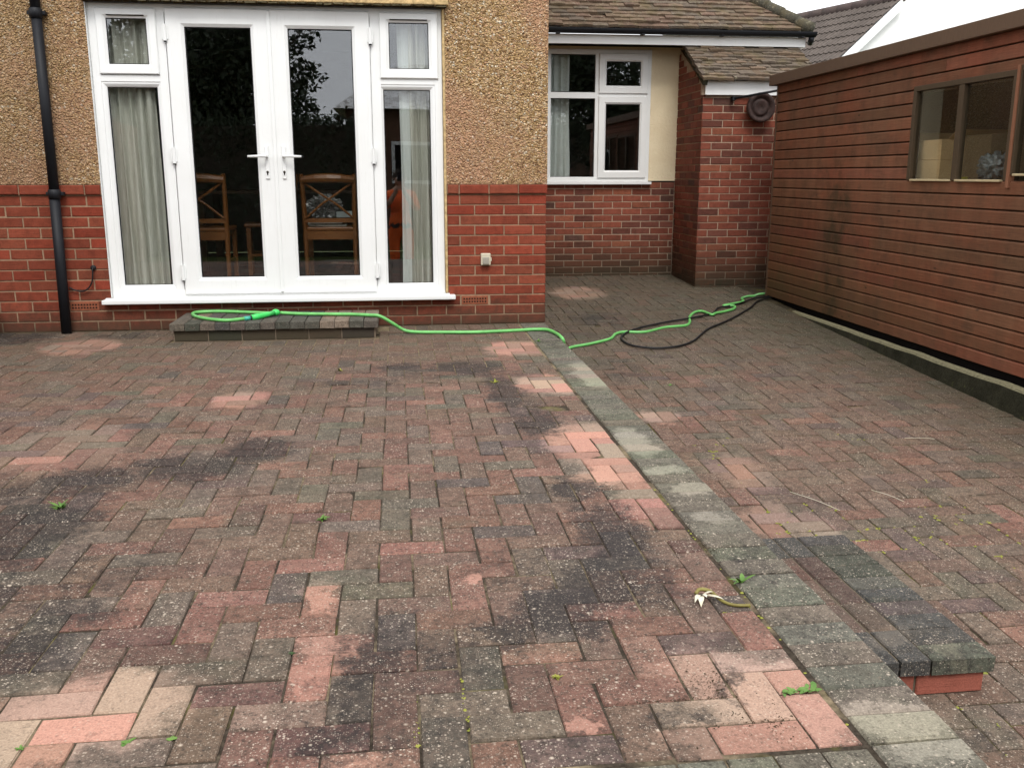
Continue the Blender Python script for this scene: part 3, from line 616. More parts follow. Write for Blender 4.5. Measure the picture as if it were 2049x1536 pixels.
# two door leaves
for k, (x0, x1, sgn) in enumerate(((-1.572,-.868,1),(-.862,-.160,-1))):
    r = MB(); r.ring(x0, x1, .262, 2.268, [(0,.06),(0,.007),(.007,0),(.104,0),(.116,.008),(.125,.014),(.125,.06)], YF-.014); lf = r.build('door', M_W, house)
    pane(lf, x0+.120, x1-.120, .262+.12, 2.268-.12, YF+.012)
    hx = -.925 if k == 0 else -.805
    MB().box(hx-.014,YF-.024,1.10,hx+.014,YF-.0145,1.335,ch=.004).build('handle_plate', M_W, lf)
    t = MB(); e = hx-.13*sgn; t.tube(spline([(hx,YF-.020,1.262),(hx,YF-.060,1.262),(hx-.02*sgn,YF-.070,1.262),(e,YF-.068,1.260)], 5), [.011]*11+[.0095]*4+[.008], 8) if False else t.tube([(hx,YF-.020,1.262),(hx,YF-.052,1.262),(hx-.012*sgn,YF-.066,1.262),(hx-.04*sgn,YF-.069,1.2615),(e,YF-.067,1.259)], [.011,.011,.0115,.0105,.008], 8)
    t.build('handle', M_W, lf, True)
    t = MB(); t.lathe((hx, YF-.0245, 1.150), (0,-1,0), [(0,.0095),(.003,.0095),(.003,.0001)], 12); t.build('lock_cylinder', plain('lock_metal_%d' % k, (.22,.2,.17), .4, .5, metallic=1), lf, True)
    MB().box(hx-.0035,YF-.0295,1.128,hx+.0035,YF-.0275,1.155).build('keyhole', M_VOID, lf)
    hxg = x0-.004 if k == 0 else x1+.004
    for hz in (2.10, 1.265, .425):
        t = MB(); t.tube([(hxg,YF-.022,hz-.055),(hxg,YF-.022,hz+.055)], .0135, 10); t.box(hxg-.022,YF-.020,hz-.045,hxg+.022,YF-.0142,hz+.045,ch=.002); t.build('hinge', M_W, lf)
        MB().tube([(hxg,YF-.022,hz-.064),(hxg,YF-.022,hz-.0555)], .009, 8).build('hinge_pin', M_BLK, lf)
# meeting strip
MB().box(-.8775,YF-.022,.275,-.8525,YF-.0145,2.255,ch=.003).build('astragal', M_W, house)

# ---- room behind the doors
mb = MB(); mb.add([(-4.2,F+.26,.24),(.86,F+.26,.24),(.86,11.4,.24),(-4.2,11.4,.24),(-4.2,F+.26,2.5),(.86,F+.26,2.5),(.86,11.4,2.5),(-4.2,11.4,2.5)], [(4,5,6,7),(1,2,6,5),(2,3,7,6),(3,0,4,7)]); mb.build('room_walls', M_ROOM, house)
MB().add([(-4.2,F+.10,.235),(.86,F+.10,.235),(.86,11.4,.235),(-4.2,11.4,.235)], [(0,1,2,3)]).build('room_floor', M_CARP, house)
def curtain(name, label, x0, x1, y, z0, z1, folds, amp, mat, seed):
    rnd = random.Random(seed); mb = MB(); n = folds*8; vs = []; fs = []; rows = 14; ph = [rnd.uniform(.6,1.3) for _ in range(folds+2)]
    for r in range(rows+1):
        t = r/rows; z = z0+(z1-z0)*t; sq = 1-.05*math.sin(t*3.1)
        for i in range(n+1):
            a = i/n*folds; k = int(a); xx = x0+(x1-x0)*((i/n-.5)*sq+.5)+.008*math.sin(a*5+t*4)
            vs.append((xx, y+amp*ph[k]*math.cos(2*math.pi*a)*(.75+.35*(1-t))+.006*math.sin(t*9+a), z))
    for r in range(rows):
        for i in range(n): b = r*(n+1)+i; fs.append((b, b+1, b+n+2, b+n+1))
    mb.add(vs, fs); o = mb.build(name, mat, None, True); return props(o, label, 'curtain')
curtain('curtain', 'grey green pleated curtain behind the left side window', -2.06, -1.70, F+.125, .27, 2.36, 5, .030, M_CUR, 3)
curtain('curtain', 'grey green pleated curtain behind the right side window', .10, .37, F+.13, .27, 2.36, 5, .030, M_CUR, 8)
curtain('curtain', 'narrow pale flat curtain edge inside the right side window', .035, .115, F+.115, .27, 2.36, 1, .010, M_CUR2, 5)

def chair(loc, rz, label):
    t = thing('dining_chair', label, 'chair', loc, 'dining chairs behind the doors'); base = Vector(loc); rot = Matrix.Rotation(rz, 3, 'Z')
    def part(name, fn):
        mb = MB(); fn(mb); mb.v = [tuple(base+rot@Vector(p)) for p in mb.v]; mb.build(name, M_CHAIR, t)
    for sx in (-1, 1):                       # back stile running down into the rear leg (back of chair faces -Y locally)
        part('leg', lambda m_, sx=sx: m_.tube([(sx*.20,-.21,0),(sx*.20,-.20,.25),(sx*.20,-.19,.46),(sx*.205,-.215,.7),(sx*.21,-.25,.90)], [.017,.019,.021,.019,.017], 6))
        part('leg', lambda m_, sx=sx: m_.beam((sx*.195,.19,0),(sx*.195,.19,.44),.036,.036,Y))
    part('top_rail', lambda m_: m_.tube([(-.205,-.242,.855),(-.1,-.262,.865),(0,-.268,.868),(.1,-.262,.865),(.205,-.242,.855)], [.03,.036,.038,.036,.03], 8))
    part('lower_rail', lambda m_: m_.beam((-.2,-.205,.53),(.2,-.205,.53),.02,.035))
    for a, b in ((-1,1),(1,-1)): part('cross_strut', lambda m_, a=a, b=b: m_.tube([(a*.19,-.215,.55),(a*.06,-.232,.66),(b*.06,-.242,.74),(b*.19,-.238,.83)], .010, 6))
    part('seat', lambda m_: m_.box(-.215,-.20,.445,.215,.225,.475,ch=.008))
    part('apron', lambda m_: m_.box(-.19,-.205,.375,.19,-.18,.443))
    part('apron', lambda m_: m_.box(-.19,.185,.385,.19,.205,.443))
    for sx in (-1, 1): part('stretcher', lambda m_, sx=sx: m_.beam((sx*.197,-.2,.2),(sx*.195,.19,.2),.016,.024))
    return t
chair((-.545,8.10,.236), 0, 'oak dining chair with papers on its seat behind the right door')
chair((-1.575,8.10,.236), 0, 'oak cross back dining chair half hidden by the left door stile')
chair((-1.13,8.75,.236), R(96), 'oak dining chair turned sideways further back behind the left door')
tb = thing('dining_table', 'dark oak dining table in the dim room', 'table', (-1.0, 9.5, .236))
MB().box(-1.9,9.1,.955,-.1,10.1,.99,ch=.006).build('table_top', M_TABLE, tb)
for sx in (-1.82,-.18):
    for sy in (9.18,10.02): MB().box(sx-.035,sy-.035,.236,sx+.035,sy+.035,.953).build('leg', M_TABLE, tb)
def crumple(name, mat, c, s, seed, parent=None, n=3):
    rnd = random.Random(seed); bm = bmesh.new(); bmesh.ops.create_icosphere(bm, subdivisions=n, radius=1)
    for v in bm.verts:
        f = 1+rnd.uniform(-.28,.28); v.co = Vector((c[0]+v.co.x*s[0]*f, c[1]+v.co.y*s[1]*f, max(c[2]+v.co.z*s[2]*f, c[2]-s[2]*.85)))
    bm.verts.index_update(); mb = MB(); mb.add([v.co for v in bm.verts], [[v.index for v in f.verts] for f in bm.faces]); bm.free(); return mb.build(name, mat, parent)
pp = thing('paper_pile', 'pile of newspapers lying on the dining chair seat', 'papers', (-.56, 8.12, .711))
for k in range(5): MB().slab((-.58+random.gauss(0,.012), 8.12+random.gauss(0,.01), .724+.012*k), X, Y, Z, .30-.01*k, .26, .011, .002, (1,1,1,.5), .002).build('newspaper', M_PAPER, pp)
o = crumple('plastic_bag', plain('thin_plastic_film', (.20,.20,.19), .2, .6, .3, 25), (-.60, 8.13, .865), (.13, .09, .10), 4, None, 4); props(o, 'crumpled clear plastic bag on top of the newspapers', 'bag')
o = MB().box(-.50,8.05,.783,-.37,8.2,.83,ch=.003).build('small_box', plain('pale_box', (.5,.56,.55), .6)); props(o, 'small pale blue box on the newspaper pile', 'box')

# ================================================================== things on the house front
dp = thing('downpipe', 'black round rainwater downpipe fixed to the pebbledash at the far left', 'downpipe', (-2.41, 7.08, 0))
MB().tube([(-2.398,F-.062,2.23),(-2.398,F-.062,5.0)], .034, 16).build('pipe', M_BLK, dp, True)
MB().tube([(-2.400,F-.062,1.02),(-2.398,F-.062,2.20)], .034, 16).build('pipe', M_BLK, dp, True)
MB().tube([(-2.415,F-.066,.0),(-2.403,F-.062,.99)], .0355, 16).build('pipe', M_BLK, dp, True)
for z in (1.0, 2.205):
    MB().lathe((-2.400,F-.062,z-.035), (0,0,1), [(0,.034),(0,.042),(.06,.042),(.065,.0345)], 16).build('collar', M_BLK, dp, True)
    MB().box(-2.46,F-.060,z-.012,-2.34,F-.014,z+.012,ch=.003).build('bracket', M_BLK, dp)
sw = thing('outdoor_switch', 'small beige weatherproof switch box on the brick wall right of the doors', 'switch', (.665, F-.03, .457))
MB().box(.628,F-.038,.458,.702,F,.548,ch=.006).build('box', M_BEIGE, sw)
MB().box(.640,F-.048,.466,.688,F-.0385,.520,ch=.004).build('rocker', plain('grey_rocker', (.30,.28,.23), .5), sw)
MB().box(.702,F-.030,.49,.709,F-.012,.516).build('latch', M_BEIGE, sw)
cb = thing('wall_cable', 'thin black cable drooping from a hole in the brick beside the downpipe', 'cable', (-2.27, F-.02, .30))
MB().tube(spline([(-2.204,F+.01,.470),(-2.204,F-.022,.468),(-2.206,F-.026,.43),(-2.215,F-.024,.375),(-2.245,F-.022,.325),(-2.29,F-.022,.302),(-2.34,F-.022,.310),(-2.38,F-.022,.33)], 6), .0055, 6).build('cable', M_BLK2, cb, True)
MB().lathe((-2.204,F-.002,.470), (0,-1,0), [(0,.020),(.012,.018),(.016,.008),(.016,.0)], 12).build('grommet', M_BLK2, cb, True)

# ---- garden hose
hs_ = thing('garden_hose', 'bright green garden hose running from the door step across to the shed', 'hose', (0, 6.75, 0))
HP = [(-.93,6.925,.146),(-1.05,6.99,.143),(-1.25,7.07,.143),(-1.40,7.09,.143),(-1.49,7.04,.143),(-1.47,6.90,.143),(-1.36,6.74,.143),(-1.20,6.63,.143),(-1.08,6.70,.143)]
H2 = [(-.86,6.93,.147),(-.72,6.89,.143),(-.50,6.845,.143),(-.36,6.82,.143),(-.21,6.76,.143),(-.14,6.735,.138),(-.06,6.745,.09),(.02,6.79,.03),(.10,6.765,.014),(.30,6.73,.013),(.54,6.705,.013),(.75,6.73,.013),(.88,6.752,.013),(1.0,6.77,.014),(1.085,6.72,.016),(1.118,6.56,.016),(1.128,6.42,.014),(1.145,6.40,-.02),(1.16,6.52,-.14),(1.20,6.80,-.192),(1.317,7.086,-.190),(1.501,7.209,-.184),(1.70,7.372,-.176),(1.792,7.554,-.167),(1.886,7.625,-.164),(2.055,7.608,-.165),(2.275,7.772,-.157),(2.473,7.837,-.154),(2.556,7.96,-.148),(2.632,8.202,-.136),(2.736,8.383,-.12),(2.822,8.424,-.118),(2.856,8.252,-.125),(2.917,8.318,-.122),(3.033,8.404,-.120),(3.162,8.517,-.114),(3.215,8.66,-.106),(3.12,8.69,-.106),(3.272,8.794,-.100),(3.395,8.892,-.096),(3.44,9.056,-.088),(3.538,9.162,-.083),(3.615,9.184,-.082),(3.70,9.272,-.077),(3.85,9.33,-.074)]
MB().tube(spline(HP, 6), .0125, 8).build('tube', M_HOSE, hs_, True); MB().tube(spline(H2, 6), .0125, 8).build('tube', M_HOSE, hs_, True)
MB().tube([(-1.085,6.698,.143),(-1.045,6.72,.143)], .016, 10).build('coupling', M_TEAL, hs_, True)
MB().tube([(-1.047,6.719,.143),(-1.038,6.724,.143)], .0185, 10).build('seal_ring', M_BLK2, hs_, True)
MB().tube([(-1.038,6.724,.146),(-1.00,6.75,.148),(-.95,6.82,.150),(-.905,6.90,.152)], [.020,.022,.019,.017], 10).build('nozzle', M_HOSE2, hs_, True)
o = MB(); o.lathe((-.895,6.925,.132), (0,0,1), [(0,.012),(.002,.026),(.02,.031),(.034,.026),(.042,.012),(.043,.0)], 14); o.build('connector', M_HOSE2, hs_, True)
BP = [(3.80,9.17,-.075),(3.732,9.116,-.083),(3.60,9.06,-.086),(3.48,8.96,-.092),(3.321,8.79,-.10),(3.177,8.67,-.106),(3.02,8.56,-.110),(2.884,8.321,-.123),(2.604,8.112,-.133),(2.328,7.959,-.141),(1.99,7.70,-.154),(1.832,7.473,-.166),(1.788,7.289,-.175),(1.821,7.107,-.184),(1.937,7.009,-.189),(2.098,7.01,-.189),(2.247,7.101,-.185),(2.377,7.251,-.177),(2.516,7.485,-.166),(2.651,7.694,-.156),(2.95,8.034,-.139),(3.333,8.552,-.114),(3.534,8.879,-.098),(3.70,9.04,-.089),(3.80,9.09,-.084)]
o = MB().tube(spline(BP, 6), .0085, 8).build('black_hose', M_BLK2, None, True); props(o, 'thin black pipe lying in a loop beside the green hose', 'pipe')

# ================================================================== REAR WING
RY = 10.76
wing = thing('house_wing', 'rear wing of the house with cream render, white window and mossy tiled roof', 'house', (2.8, 11, 0))
WX0, WX1, WZ0, WZ1 = 1.690, 2.885, 1.052, 2.490
mb = MB(); mb.cells([1.123, WX0, WX1, 4.46], [1.062, WZ1, 2.60], {(1,0)}, RY-.010, RY+.2); mb.build('rendered_wall', M_CR, wing)
MB().box(1.123,RY+.005,-.3,4.46,RY+.2,1.046).build('brick_backing', M_MO2, wing)
bricks(wing, M_BR2, (0,RY,0), X, -Y, 1.13, 3.20, -.06, 1.050, .0745, .2250, 2.366, tint_old, zref=1.050)
MB().box(4.26,RY+.2005,-.3,4.46,15,2.6).build('side_wall', M_CR, wing)
# window
r = MB(); r.ring(WX0, WX1, WZ0, WZ1, [(0,.08),(0,.004),(.004,0),(.046,0),(.054,.010),(.054,.08)], RY-.020); r.box(2.246,RY-.0185,WZ0+.045,2.288,RY+.05,WZ1-.045,ch=.003); r.box(WX0+.045,RY-.019,1.965,2.250,RY+.05,2.030,ch=.003); r.box(2.284,RY-.019,1.986,WX1-.045,RY+.05,2.022,ch=.003)
wf = r.build('window_frame', M_W, wing)
MB().box(WX0-.02,RY-.06,1.022,WX1+.03,RY+.02,1.0515,ch=.004).build('sill', M_W, wing)
for x0, x1, z0, z1 in ((1.735,2.250,1.10,1.968),(1.735,2.250,2.028,2.44)): pane(wing, x0, x1, z0, z1, RY+.012)
for x0, x1, z0, z1 in ((2.286,2.846,1.094,1.990),(2.286,2.846,2.020,2.448)):
    r = MB(); r.ring(x0, x1, z0, z1, [(0,.05),(0,.005),(.005,0),(.066,0),(.078,.009),(.084,.013),(.084,.05)], RY-.036); sh = r.build('sash', M_W, wing); pane(sh, x0+.078, x1-.078, z0+.078, z1-.078, RY-.018)
curtain('curtain', 'pale grey curtain at the left of the rear window', 1.70, 1.985, RY+.12, 1.06, 2.46, 4, .016, M_CUR2, 12)
mb = MB(); mb.add([(1.2,RY+.21,.2),(4.2,RY+.21,.2),(4.2,14,.2),(1.2,14,.2),(1.2,RY+.21,2.55),(4.2,RY+.21,2.55),(4.2,14,2.55),(1.2,14,2.55)], [(0,1,2,3),(4,5,6,7),(1,2,6,5),(2,3,7,6),(3,0,4,7)]); mb.build('room_walls', M_ROOM, wing)
# fascia, soffit, gutter
MB().box(1.137,10.385,2.500,4.515,10.41,2.598,ch=.002).build('fascia', M_W, wing)
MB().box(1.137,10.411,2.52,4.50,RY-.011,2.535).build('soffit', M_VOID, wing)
MB().box(4.505,10.4115,2.500,4.53,10.9,2.598).build('fascia', M_W, wing)
gt = MB(); vs = []; fs = []; sg = 10
for xg in (1.137, 4.60):
    for k in range(sg+1): a = math.pi*(1+k/sg); vs.append((xg, 10.33+.054*math.cos(a), 2.648+.054*math.sin(a)))
    for k in range(sg, -1, -1): a = math.pi*(1+k/sg); vs.append((xg, 10.33+.049*math.cos(a), 2.648+.049*math.sin(a)))
nn_ = 2*(sg+1)
for k in range(nn_): k2 = (k+1) % nn_; fs.append((k, k2, nn_+k2, nn_+k))
fs += [tuple(range(nn_))[::-1], tuple(range(nn_, 2*nn_))]
gt.add(vs, fs); go = gt.build('gutter', M_BLK, wing)
for xg in (1.75, 2.67, 3.55, 4.45): MB().box(xg-.02,10.30,2.590,xg+.02,10.386,2.612,ch=.003).build('gutter_bracket', M_BLK, go)
MB().tube([(4.56,10.33,2.60),(4.562,10.345,2.57),(4.575,10.40,2.545)], .032, 10).build('outlet', M_BLK, go, True)
# tiled roof with a hip
PR = R(37.5); up_ = Vector((0, math.cos(PR), math.sin(PR))); nr_ = Vector((0, -math.sin(PR), math.cos(PR)))
def tiles(parent, mat, e0, length, rows, gauge, tw_, uvec, upd, nrm, tab, right=None, left=None, thick=.026, ln=.16, jit=.004):
    e0 = Vector(e0)
    for r_ in range(rows):
        a = -(tw_/2 if r_ % 2 else 0)
        while a < length:
            lo, hi = max(a, left(r_) if left else 0), min(a+tw_, right(r_) if right else length)
            if hi-lo > .03:
                sag = random.gauss(0, jit); tl = R(random.gauss(10.5, 1.3)); ud = (upd*math.cos(tl)-nrm*math.sin(tl)).normalized(); nd = (nrm*math.cos(tl)+upd*math.sin(tl)).normalized()
                sk = random.gauss(0, .012); u2 = (uvec+ud*sk).normalized()
                c = e0+uvec*((lo+hi)/2)+upd*(r_*gauge+ln/2+random.gauss(0,.004))+nrm*(.022+sag)
                mb = MB(); h2, l2 = (hi-lo)/2-.0006, ln/2; vs = []
                for dz in (-thick, 0):
                    for ul in (-1, 1):
                        for q_ in (-1, 0, 1): vs.append(c+u2*(q_*h2)+ud*(ul*l2)+nd*(dz+(.004 if q_ == 0 else 0)+random.gauss(0,.0006)))
                mb.add(vs, [(6,7,10,9),(7,8,11,10),(0,1,7,6),(1,2,8,7),(2,5,11,8),(3,0,6,9),(3,4,1,0),(4,5,2,1)], random.choice(tab)(), )
                mb.build('roof_tile', mat, parent)
            a += tw_
def rt_a(): f = random.uniform(.8,1.2); return (.150*f,.106*f,.074*f,random.random())
def rt_b(): f = random.uniform(.8,1.2); return (.145*f,.095*f,.07*f,random.random())
def rt_c(): f = random.uniform(.8,1.2); return (.125*f,.098*f,.076*f,random.random())
e0 = Vector((1.137, 10.345, 2.655)); hipx = lambda r_: 4.53-1.137-(r_*.082+.09)*math.cos(PR)
mb = MB(); mb.add([e0-Z*.02, (4.53,10.345,2.635), (3.03,11.845,2.635+1.5*math.tan(PR)), (1.137,11.845,2.635+1.5*math.tan(PR))], [(0,1,2,3)]); mb.add([(4.53,10.345,2.635),(4.53,14,2.635),(3.03,14,2.635+1.5*math.tan(PR)),(3.03,11.845,2.635+1.5*math.tan(PR))], [(0,1,2,3)]); rb = mb.build('roof', M_TILE, wing)
tiles(rb, M_TILE, e0, 4.53-1.137, 18, .082, .165, X, up_, nr_, [rt_a, rt_a, rt_b, rt_c], right=hipx)
hd = Vector((-1, 1, math.tan(PR))).normalized()
for k in range(9):     # mortared hip tiles
    p0 = Vector((4.55, 10.33, 2.68))+hd*(.2*k); mb = MB(); mb.tube([p0, p0+hd*.24], [.075, .062], 10, tint=(.085,.08,.062,.5)); mb.build('hip_tile', M_TILE, rb, True)

# ================================================================== PORCH
PY, PX = 9.85, 3.203
porch = thing('porch', 'old red brick lean-to porch with white fascia and mossy tiled roof', 'porch', (3.8, 10.2, -.1))
mb = MB(); mb.add([(PX+.006,PY+.006,-.3),(4.42,PY+.006,-.3),(4.42,RY-.012,-.3),(PX+.006,RY-.012,-.3),(PX+.006,PY+.006,2.03),(4.42,PY+.006,2.03),(4.42,RY-.012,2.50),(PX+.009,RY-.012,2.50)], [(0,1,5,4),(1,2,6,5),(2,3,7,6),(3,0,4,7),(4,5,6,7)]); mb.build('core', M_MO2, porch)
bricks(porch, M_BR2, (0,PY,0), X, -Y, PX, 4.40, -.08, 1.94, .0758, .2245, 3.318, tint_old, zref=1.918)
bricks(porch, M_BR2, (PX,0,0), Y, -X, PY+.002, RY-.012, -.04, 2.46, .0758, .2245, 10.02, tint_old, keep=lambda a, z: z < 1.98+(a-PY)*.52, zref=1.918+.0758*7)
MB().box(PX+.01,PY-.045,1.940,4.42,PY-.004,2.082,ch=.003).build('fascia', M_W, porch)
SL = math.atan2(.44, .75); pu = Vector((0, math.cos(SL), math.sin(SL))); pn = Vector((0, -math.sin(SL), math.cos(SL)))
mb = MB(); mb.add([(PX-.03,PY-.10,2.080),(4.45,PY-.10,2.080),(4.45,PY+.66,2.525),(PX-.03,PY+.66,2.525)], [(0,1,2,3)]); prf = mb.build('roof', M_TILE, porch)
tiles(prf, M_TILE, (PX-.045, PY-.115, 2.070), 4.45-PX+.045, 11, .074, .165, X, pu, pn, [rt_a, rt_c, rt_c], jit=.006)
mb = MB(); mb.beam(Vector((PX-.012,PY-.10,2.052)), Vector((PX-.012,PY-.10,2.052))+pu*.80, .05, .045); mb.build('verge_mortar', M_CON, porch)
MB().box(PX-.02,PY-.02,1.94,PX+.0095,PY+.02,2.08).build('corbel', M_MO2, porch)

wd = thing('wall_dish', 'round dark rusty metal dish hanging on the porch wall below the fascia', 'wall dish', (3.80, PY-.15, 1.66))
MB().lathe((3.80,PY-.06,1.815), (0,-1,0), [(-.055,.07),(-.03,.125),(.02,.150),(.055,.152),(.07,.142),(.062,.118),(.035,.098),(.028,.09),(.045,.082),(.05,.06),(.03,.03),(.028,.0)], 28).build('dish', M_RUST, wd, True)
o = MB().tube([(3.52,PY-.065,1.905),(4.02,PY-.40,1.99)], .012, 8); o.build('bracket_rod', M_BLK, wd, True)
MB().box(3.50,PY-.075,1.885,3.54,PY-.003,1.925,ch=.003).build('wall_plate', M_BLK, wd)

# ================================================================== SHED
SXF, SYF, SYN = 3.757, 9.20, 3.2
SZ0, SZ1 = -.082, 1.992
shed = thing('shed', 'brown timber garden shed with horizontal boards and a strip of windows', 'shed', (4.9, 6.2, -.08))
W1 = (5.525, 6.640, 1.098, 1.722)
W2 = (4.40, 5.468, 1.135, 1.745)
BP_ = .0905
mb = MB(); mb.cells([SYN, W2[0], W2[1], W1[0], W1[1], SYF-.012], [SZ0+.01, W1[2], 1.70, SZ1-.004], {(1,1),(3,1)}, SXF+.020, SXF+.05, 'X'); mb.build('wall_frame', plain('dark_shed_lining', (.05,.03,.018), .9, .2), shed)
def tint_board():
    r = random.random(); f = random.uniform(.85, 1.18)
    c = (.192,.088,.047) if r < .6 else ((.212,.086,.050) if r < .85 else (.168,.086,.046))
    return tuple(x*f for x in c)+(random.random(),)
k = 0
rndb = random.Random(77)
while True:
    zb = SZ0+BP_*k; zt = zb+BP_
    if zb > SZ1-.02: break
    zt = min(zt, SZ1+.004); zc = (zb+zt)/2
    if zt > W1[2]+.004 and zb < W1[3]-.004:
        segs = [(W1[1]+.012, SYF), (SYN, W2[0]-.012)]
        if zb >= 1.70: segs = [(SYN, SYF)]
    else: segs = [(SYN, SYF)]
    if len(segs) == 1 and random.random() < .0: pass
    cut = []
    for ya, yb in segs:
        if yb-ya > 4 and rndb.random() < .2:
            ym = rndb.uniform(5.4, 8.2); cut += [(ya, ym-.0015), (ym+.0015, yb)]
        else: cut.append((ya, yb))
    for ya, yb in cut:
        t = tint_board(); mb = MB()
        # shiplap board: coved top edge tucked back, round bottom nose
        pr = [(zb+.005,.022),(zb+.005,.003),(zb+.008,0),(zt-.013,-.001),(zt-.006,.005),(zt-.003,.014),(zt-.003,.022)]
        vs = [(SXF+d, yy, zz) for yy in (ya, yb) for zz, d in pr]; n_ = len(pr)
        fs = [(i+1, i, n_+i, n_+i+1) for i in range(n_-1)]+[tuple(range(n_)), tuple(range(2*n_-1, n_-1, -1))]
        mb.add(vs, fs, t); mb.build('board', M_BD, shed)
    k += 1
# far end wall facing the porch
for k in range(23):
    zb = SZ0+BP_*k; MB().slab((4.9, SYF+.002, zb+BP_/2), X, Z, Y, 2.27, BP_-.006, .018, .004, tint_board()).build('board', M_BD, shed)
MB().box(SXF-.004,SYF+.0025,SZ0,SXF+.03,SYF+.03,SZ1).build('corner_trim', M_FASC, shed)
for nm, (y0, y1, z0, z1) in (('a', W1), ('b', W2)):
    mids = [6.075] if nm == 'a' else [4.93]
    zz0 = z0
    wn_ = MB(); wn_.box(SXF-.012,y1-.012,z0-.005,SXF+.035,y1+.03,z1,ch=.003); wf_ = wn_.build('window_frame', M_FRAME, shed)
    MB().box(SXF-.012,y0-.03,z0-.005,SXF+.035,y0+.012,z1,ch=.003).build('stile', M_FRAME, wf_)
    MB().box(SXF-.012,y0-.03,z1-.006,SXF+.035,y1+.03,z1+.03,ch=.003).build('head', M_FRAME, wf_)
    for my in mids: MB().box(SXF-.010,my-.030,z0-.005,SXF+.035,my+.030,z1-.007,ch=.003).build('mullion', M_FRAME, wf_)
    edges = [y0]+mids+[y1]
    for a_, b_ in zip(edges[:-1], edges[1:]):
        MB().box(SXF+.012,a_+.012,z0+.003,SXF+.016,b_-.012,z1-.008).build('pane', M_GL2, wf_)
        MB().box(SXF-.022,a_+.032,z0-.012,SXF+.011,b_-.032,z0+.0025,ch=.003).build('sill_bead', M_SILL, wf_)
MB().box(SXF-.022,5.470,1.05,SXF+.034,5.494,1.775,ch=.003).build('post', M_POST, shed)
MB().box(SXF-.030,SYN,SZ1-.004,SXF+.012,SYF+.03,SZ1+.004).build('drip_batten', M_FASC, shed)
MB().box(3.690,SYN-.1,1.985,3.716,SYF+.06,2.084,ch=.003).build('fascia', M_FASC, shed)
MB().box(3.717,SYN-.1,2.05,6.10,SYF+.06,2.078).build('roof', plain('roofing_felt', (.05,.05,.045), .95, .1), shed)
MB().box(3.690,SYF+.061,1.985,6.1,SYF+.085,2.084).build('fascia', M_FASC, shed)
mb = MB(); mb.add([(3.81,SYN,-.05),(6,SYN,-.05),(6,SYF-.03,-.05),(3.81,SYF-.03,-.05),(3.81,SYN,2.04),(6,SYN,2.04),(6,SYF-.03,2.04),(3.81,SYF-.03,2.04)], [(0,1,2,3),(4,5,6,7),(1,2,6,5),(2,3,7,6),(0,1,5,4)]); mb.build('inner_walls', M_DARKW, shed)
MB().box(3.785,SYN,-.45,6,SYF-.02,-.083).build('underfloor_shade', M_VOID, shed)  # near-black fill painting the shadow in the gap under the shed
MB().box(3.812,SYN+.02,1.055,4.45,SYF-.04,1.085).build('workbench', M_DARKW, shed)
mb = MB(); pts = []; nseg = 26
for i in range(nseg+1):
    y = SYN-.2+(SYF+.35-SYN+.2)*i/nseg; pts.append((y, -.136+random.gauss(0,.003)))
vs = []; fs = []
for y, zt in pts:
    xo = 3.700+random.gauss(0,.003); vs += [(xo-.012, y, LZ(y)-.06), (xo, y, zt-.012), (xo+.014, y, zt), (3.765, y, zt+.002), (3.775, y, zt-.05)]
for i in range(nseg):
    for j in range(4): a_ = i*5+j; fs.append((a_, a_+5, a_+6, a_+1))
mb.add(vs, fs); o = mb.build('concrete_base', M_CON); props(o, 'mossy concrete plinth edge running under the shed boards', 'plinth')
# things on the shed bench
cbx = thing('cardboard_box', 'open cardboard box standing inside the shed behind the first pane', 'box', (4.10, 6.66, 1.086))
mb = MB(); mb.box(3.85,6.42,1.086,4.25,6.86,1.235,ch=.004); mb.build('body', M_CARD, cbx); MB().box(3.847,6.417,1.2352,4.253,6.863,1.375,ch=.004).build('upper_body', M_CARD, cbx)
for dy, rz in ((6.42,-.10),(6.86,.06)):
    mb = MB(); mb.add([(3.90,dy,1.376),(4.30,dy,1.376),(4.30,dy+rz,1.44),(3.90,dy+rz,1.44),(3.90,dy+.004,1.376),(4.30,dy+.004,1.376),(4.30,dy+rz+.004,1.44),(3.90,dy+rz+.004,1.44)], [(0,1,2,3),(7,6,5,4),(0,3,7,4),(1,5,6,2),(3,2,6,7)]); mb.build('flap', M_CARD, cbx)
o = MB().box(3.99,6.06,1.086,4.34,6.36,1.40,ch=.004).build('cardboard_box', plain('brown_card', (.16,.11,.06), .9)); props(o, 'dark brown box beside the shed mullion', 'box')
o = crumple('plastic_sack', plain('grey_plastic_film', (.13,.145,.15), .15, .7, .4, 30), (3.96,5.92,1.175), (.10,.12,.095), 9, None, 4)
o.data.polygons.foreach_set('use_smooth', [True]*len(o.data.polygons)); props(o, 'shiny crumpled plastic sack at the shed window', 'sack')
o = MB(); o.lathe((3.86,6.17,1.086), (0,0,1), [(0,.02),(0,.05),(.03,.05),(.03,.028),(0,.028)], 16); o = o.build('tape_roll', M_YEL, None, True); props(o, 'yellow roll of tape on the shed bench', 'tape')

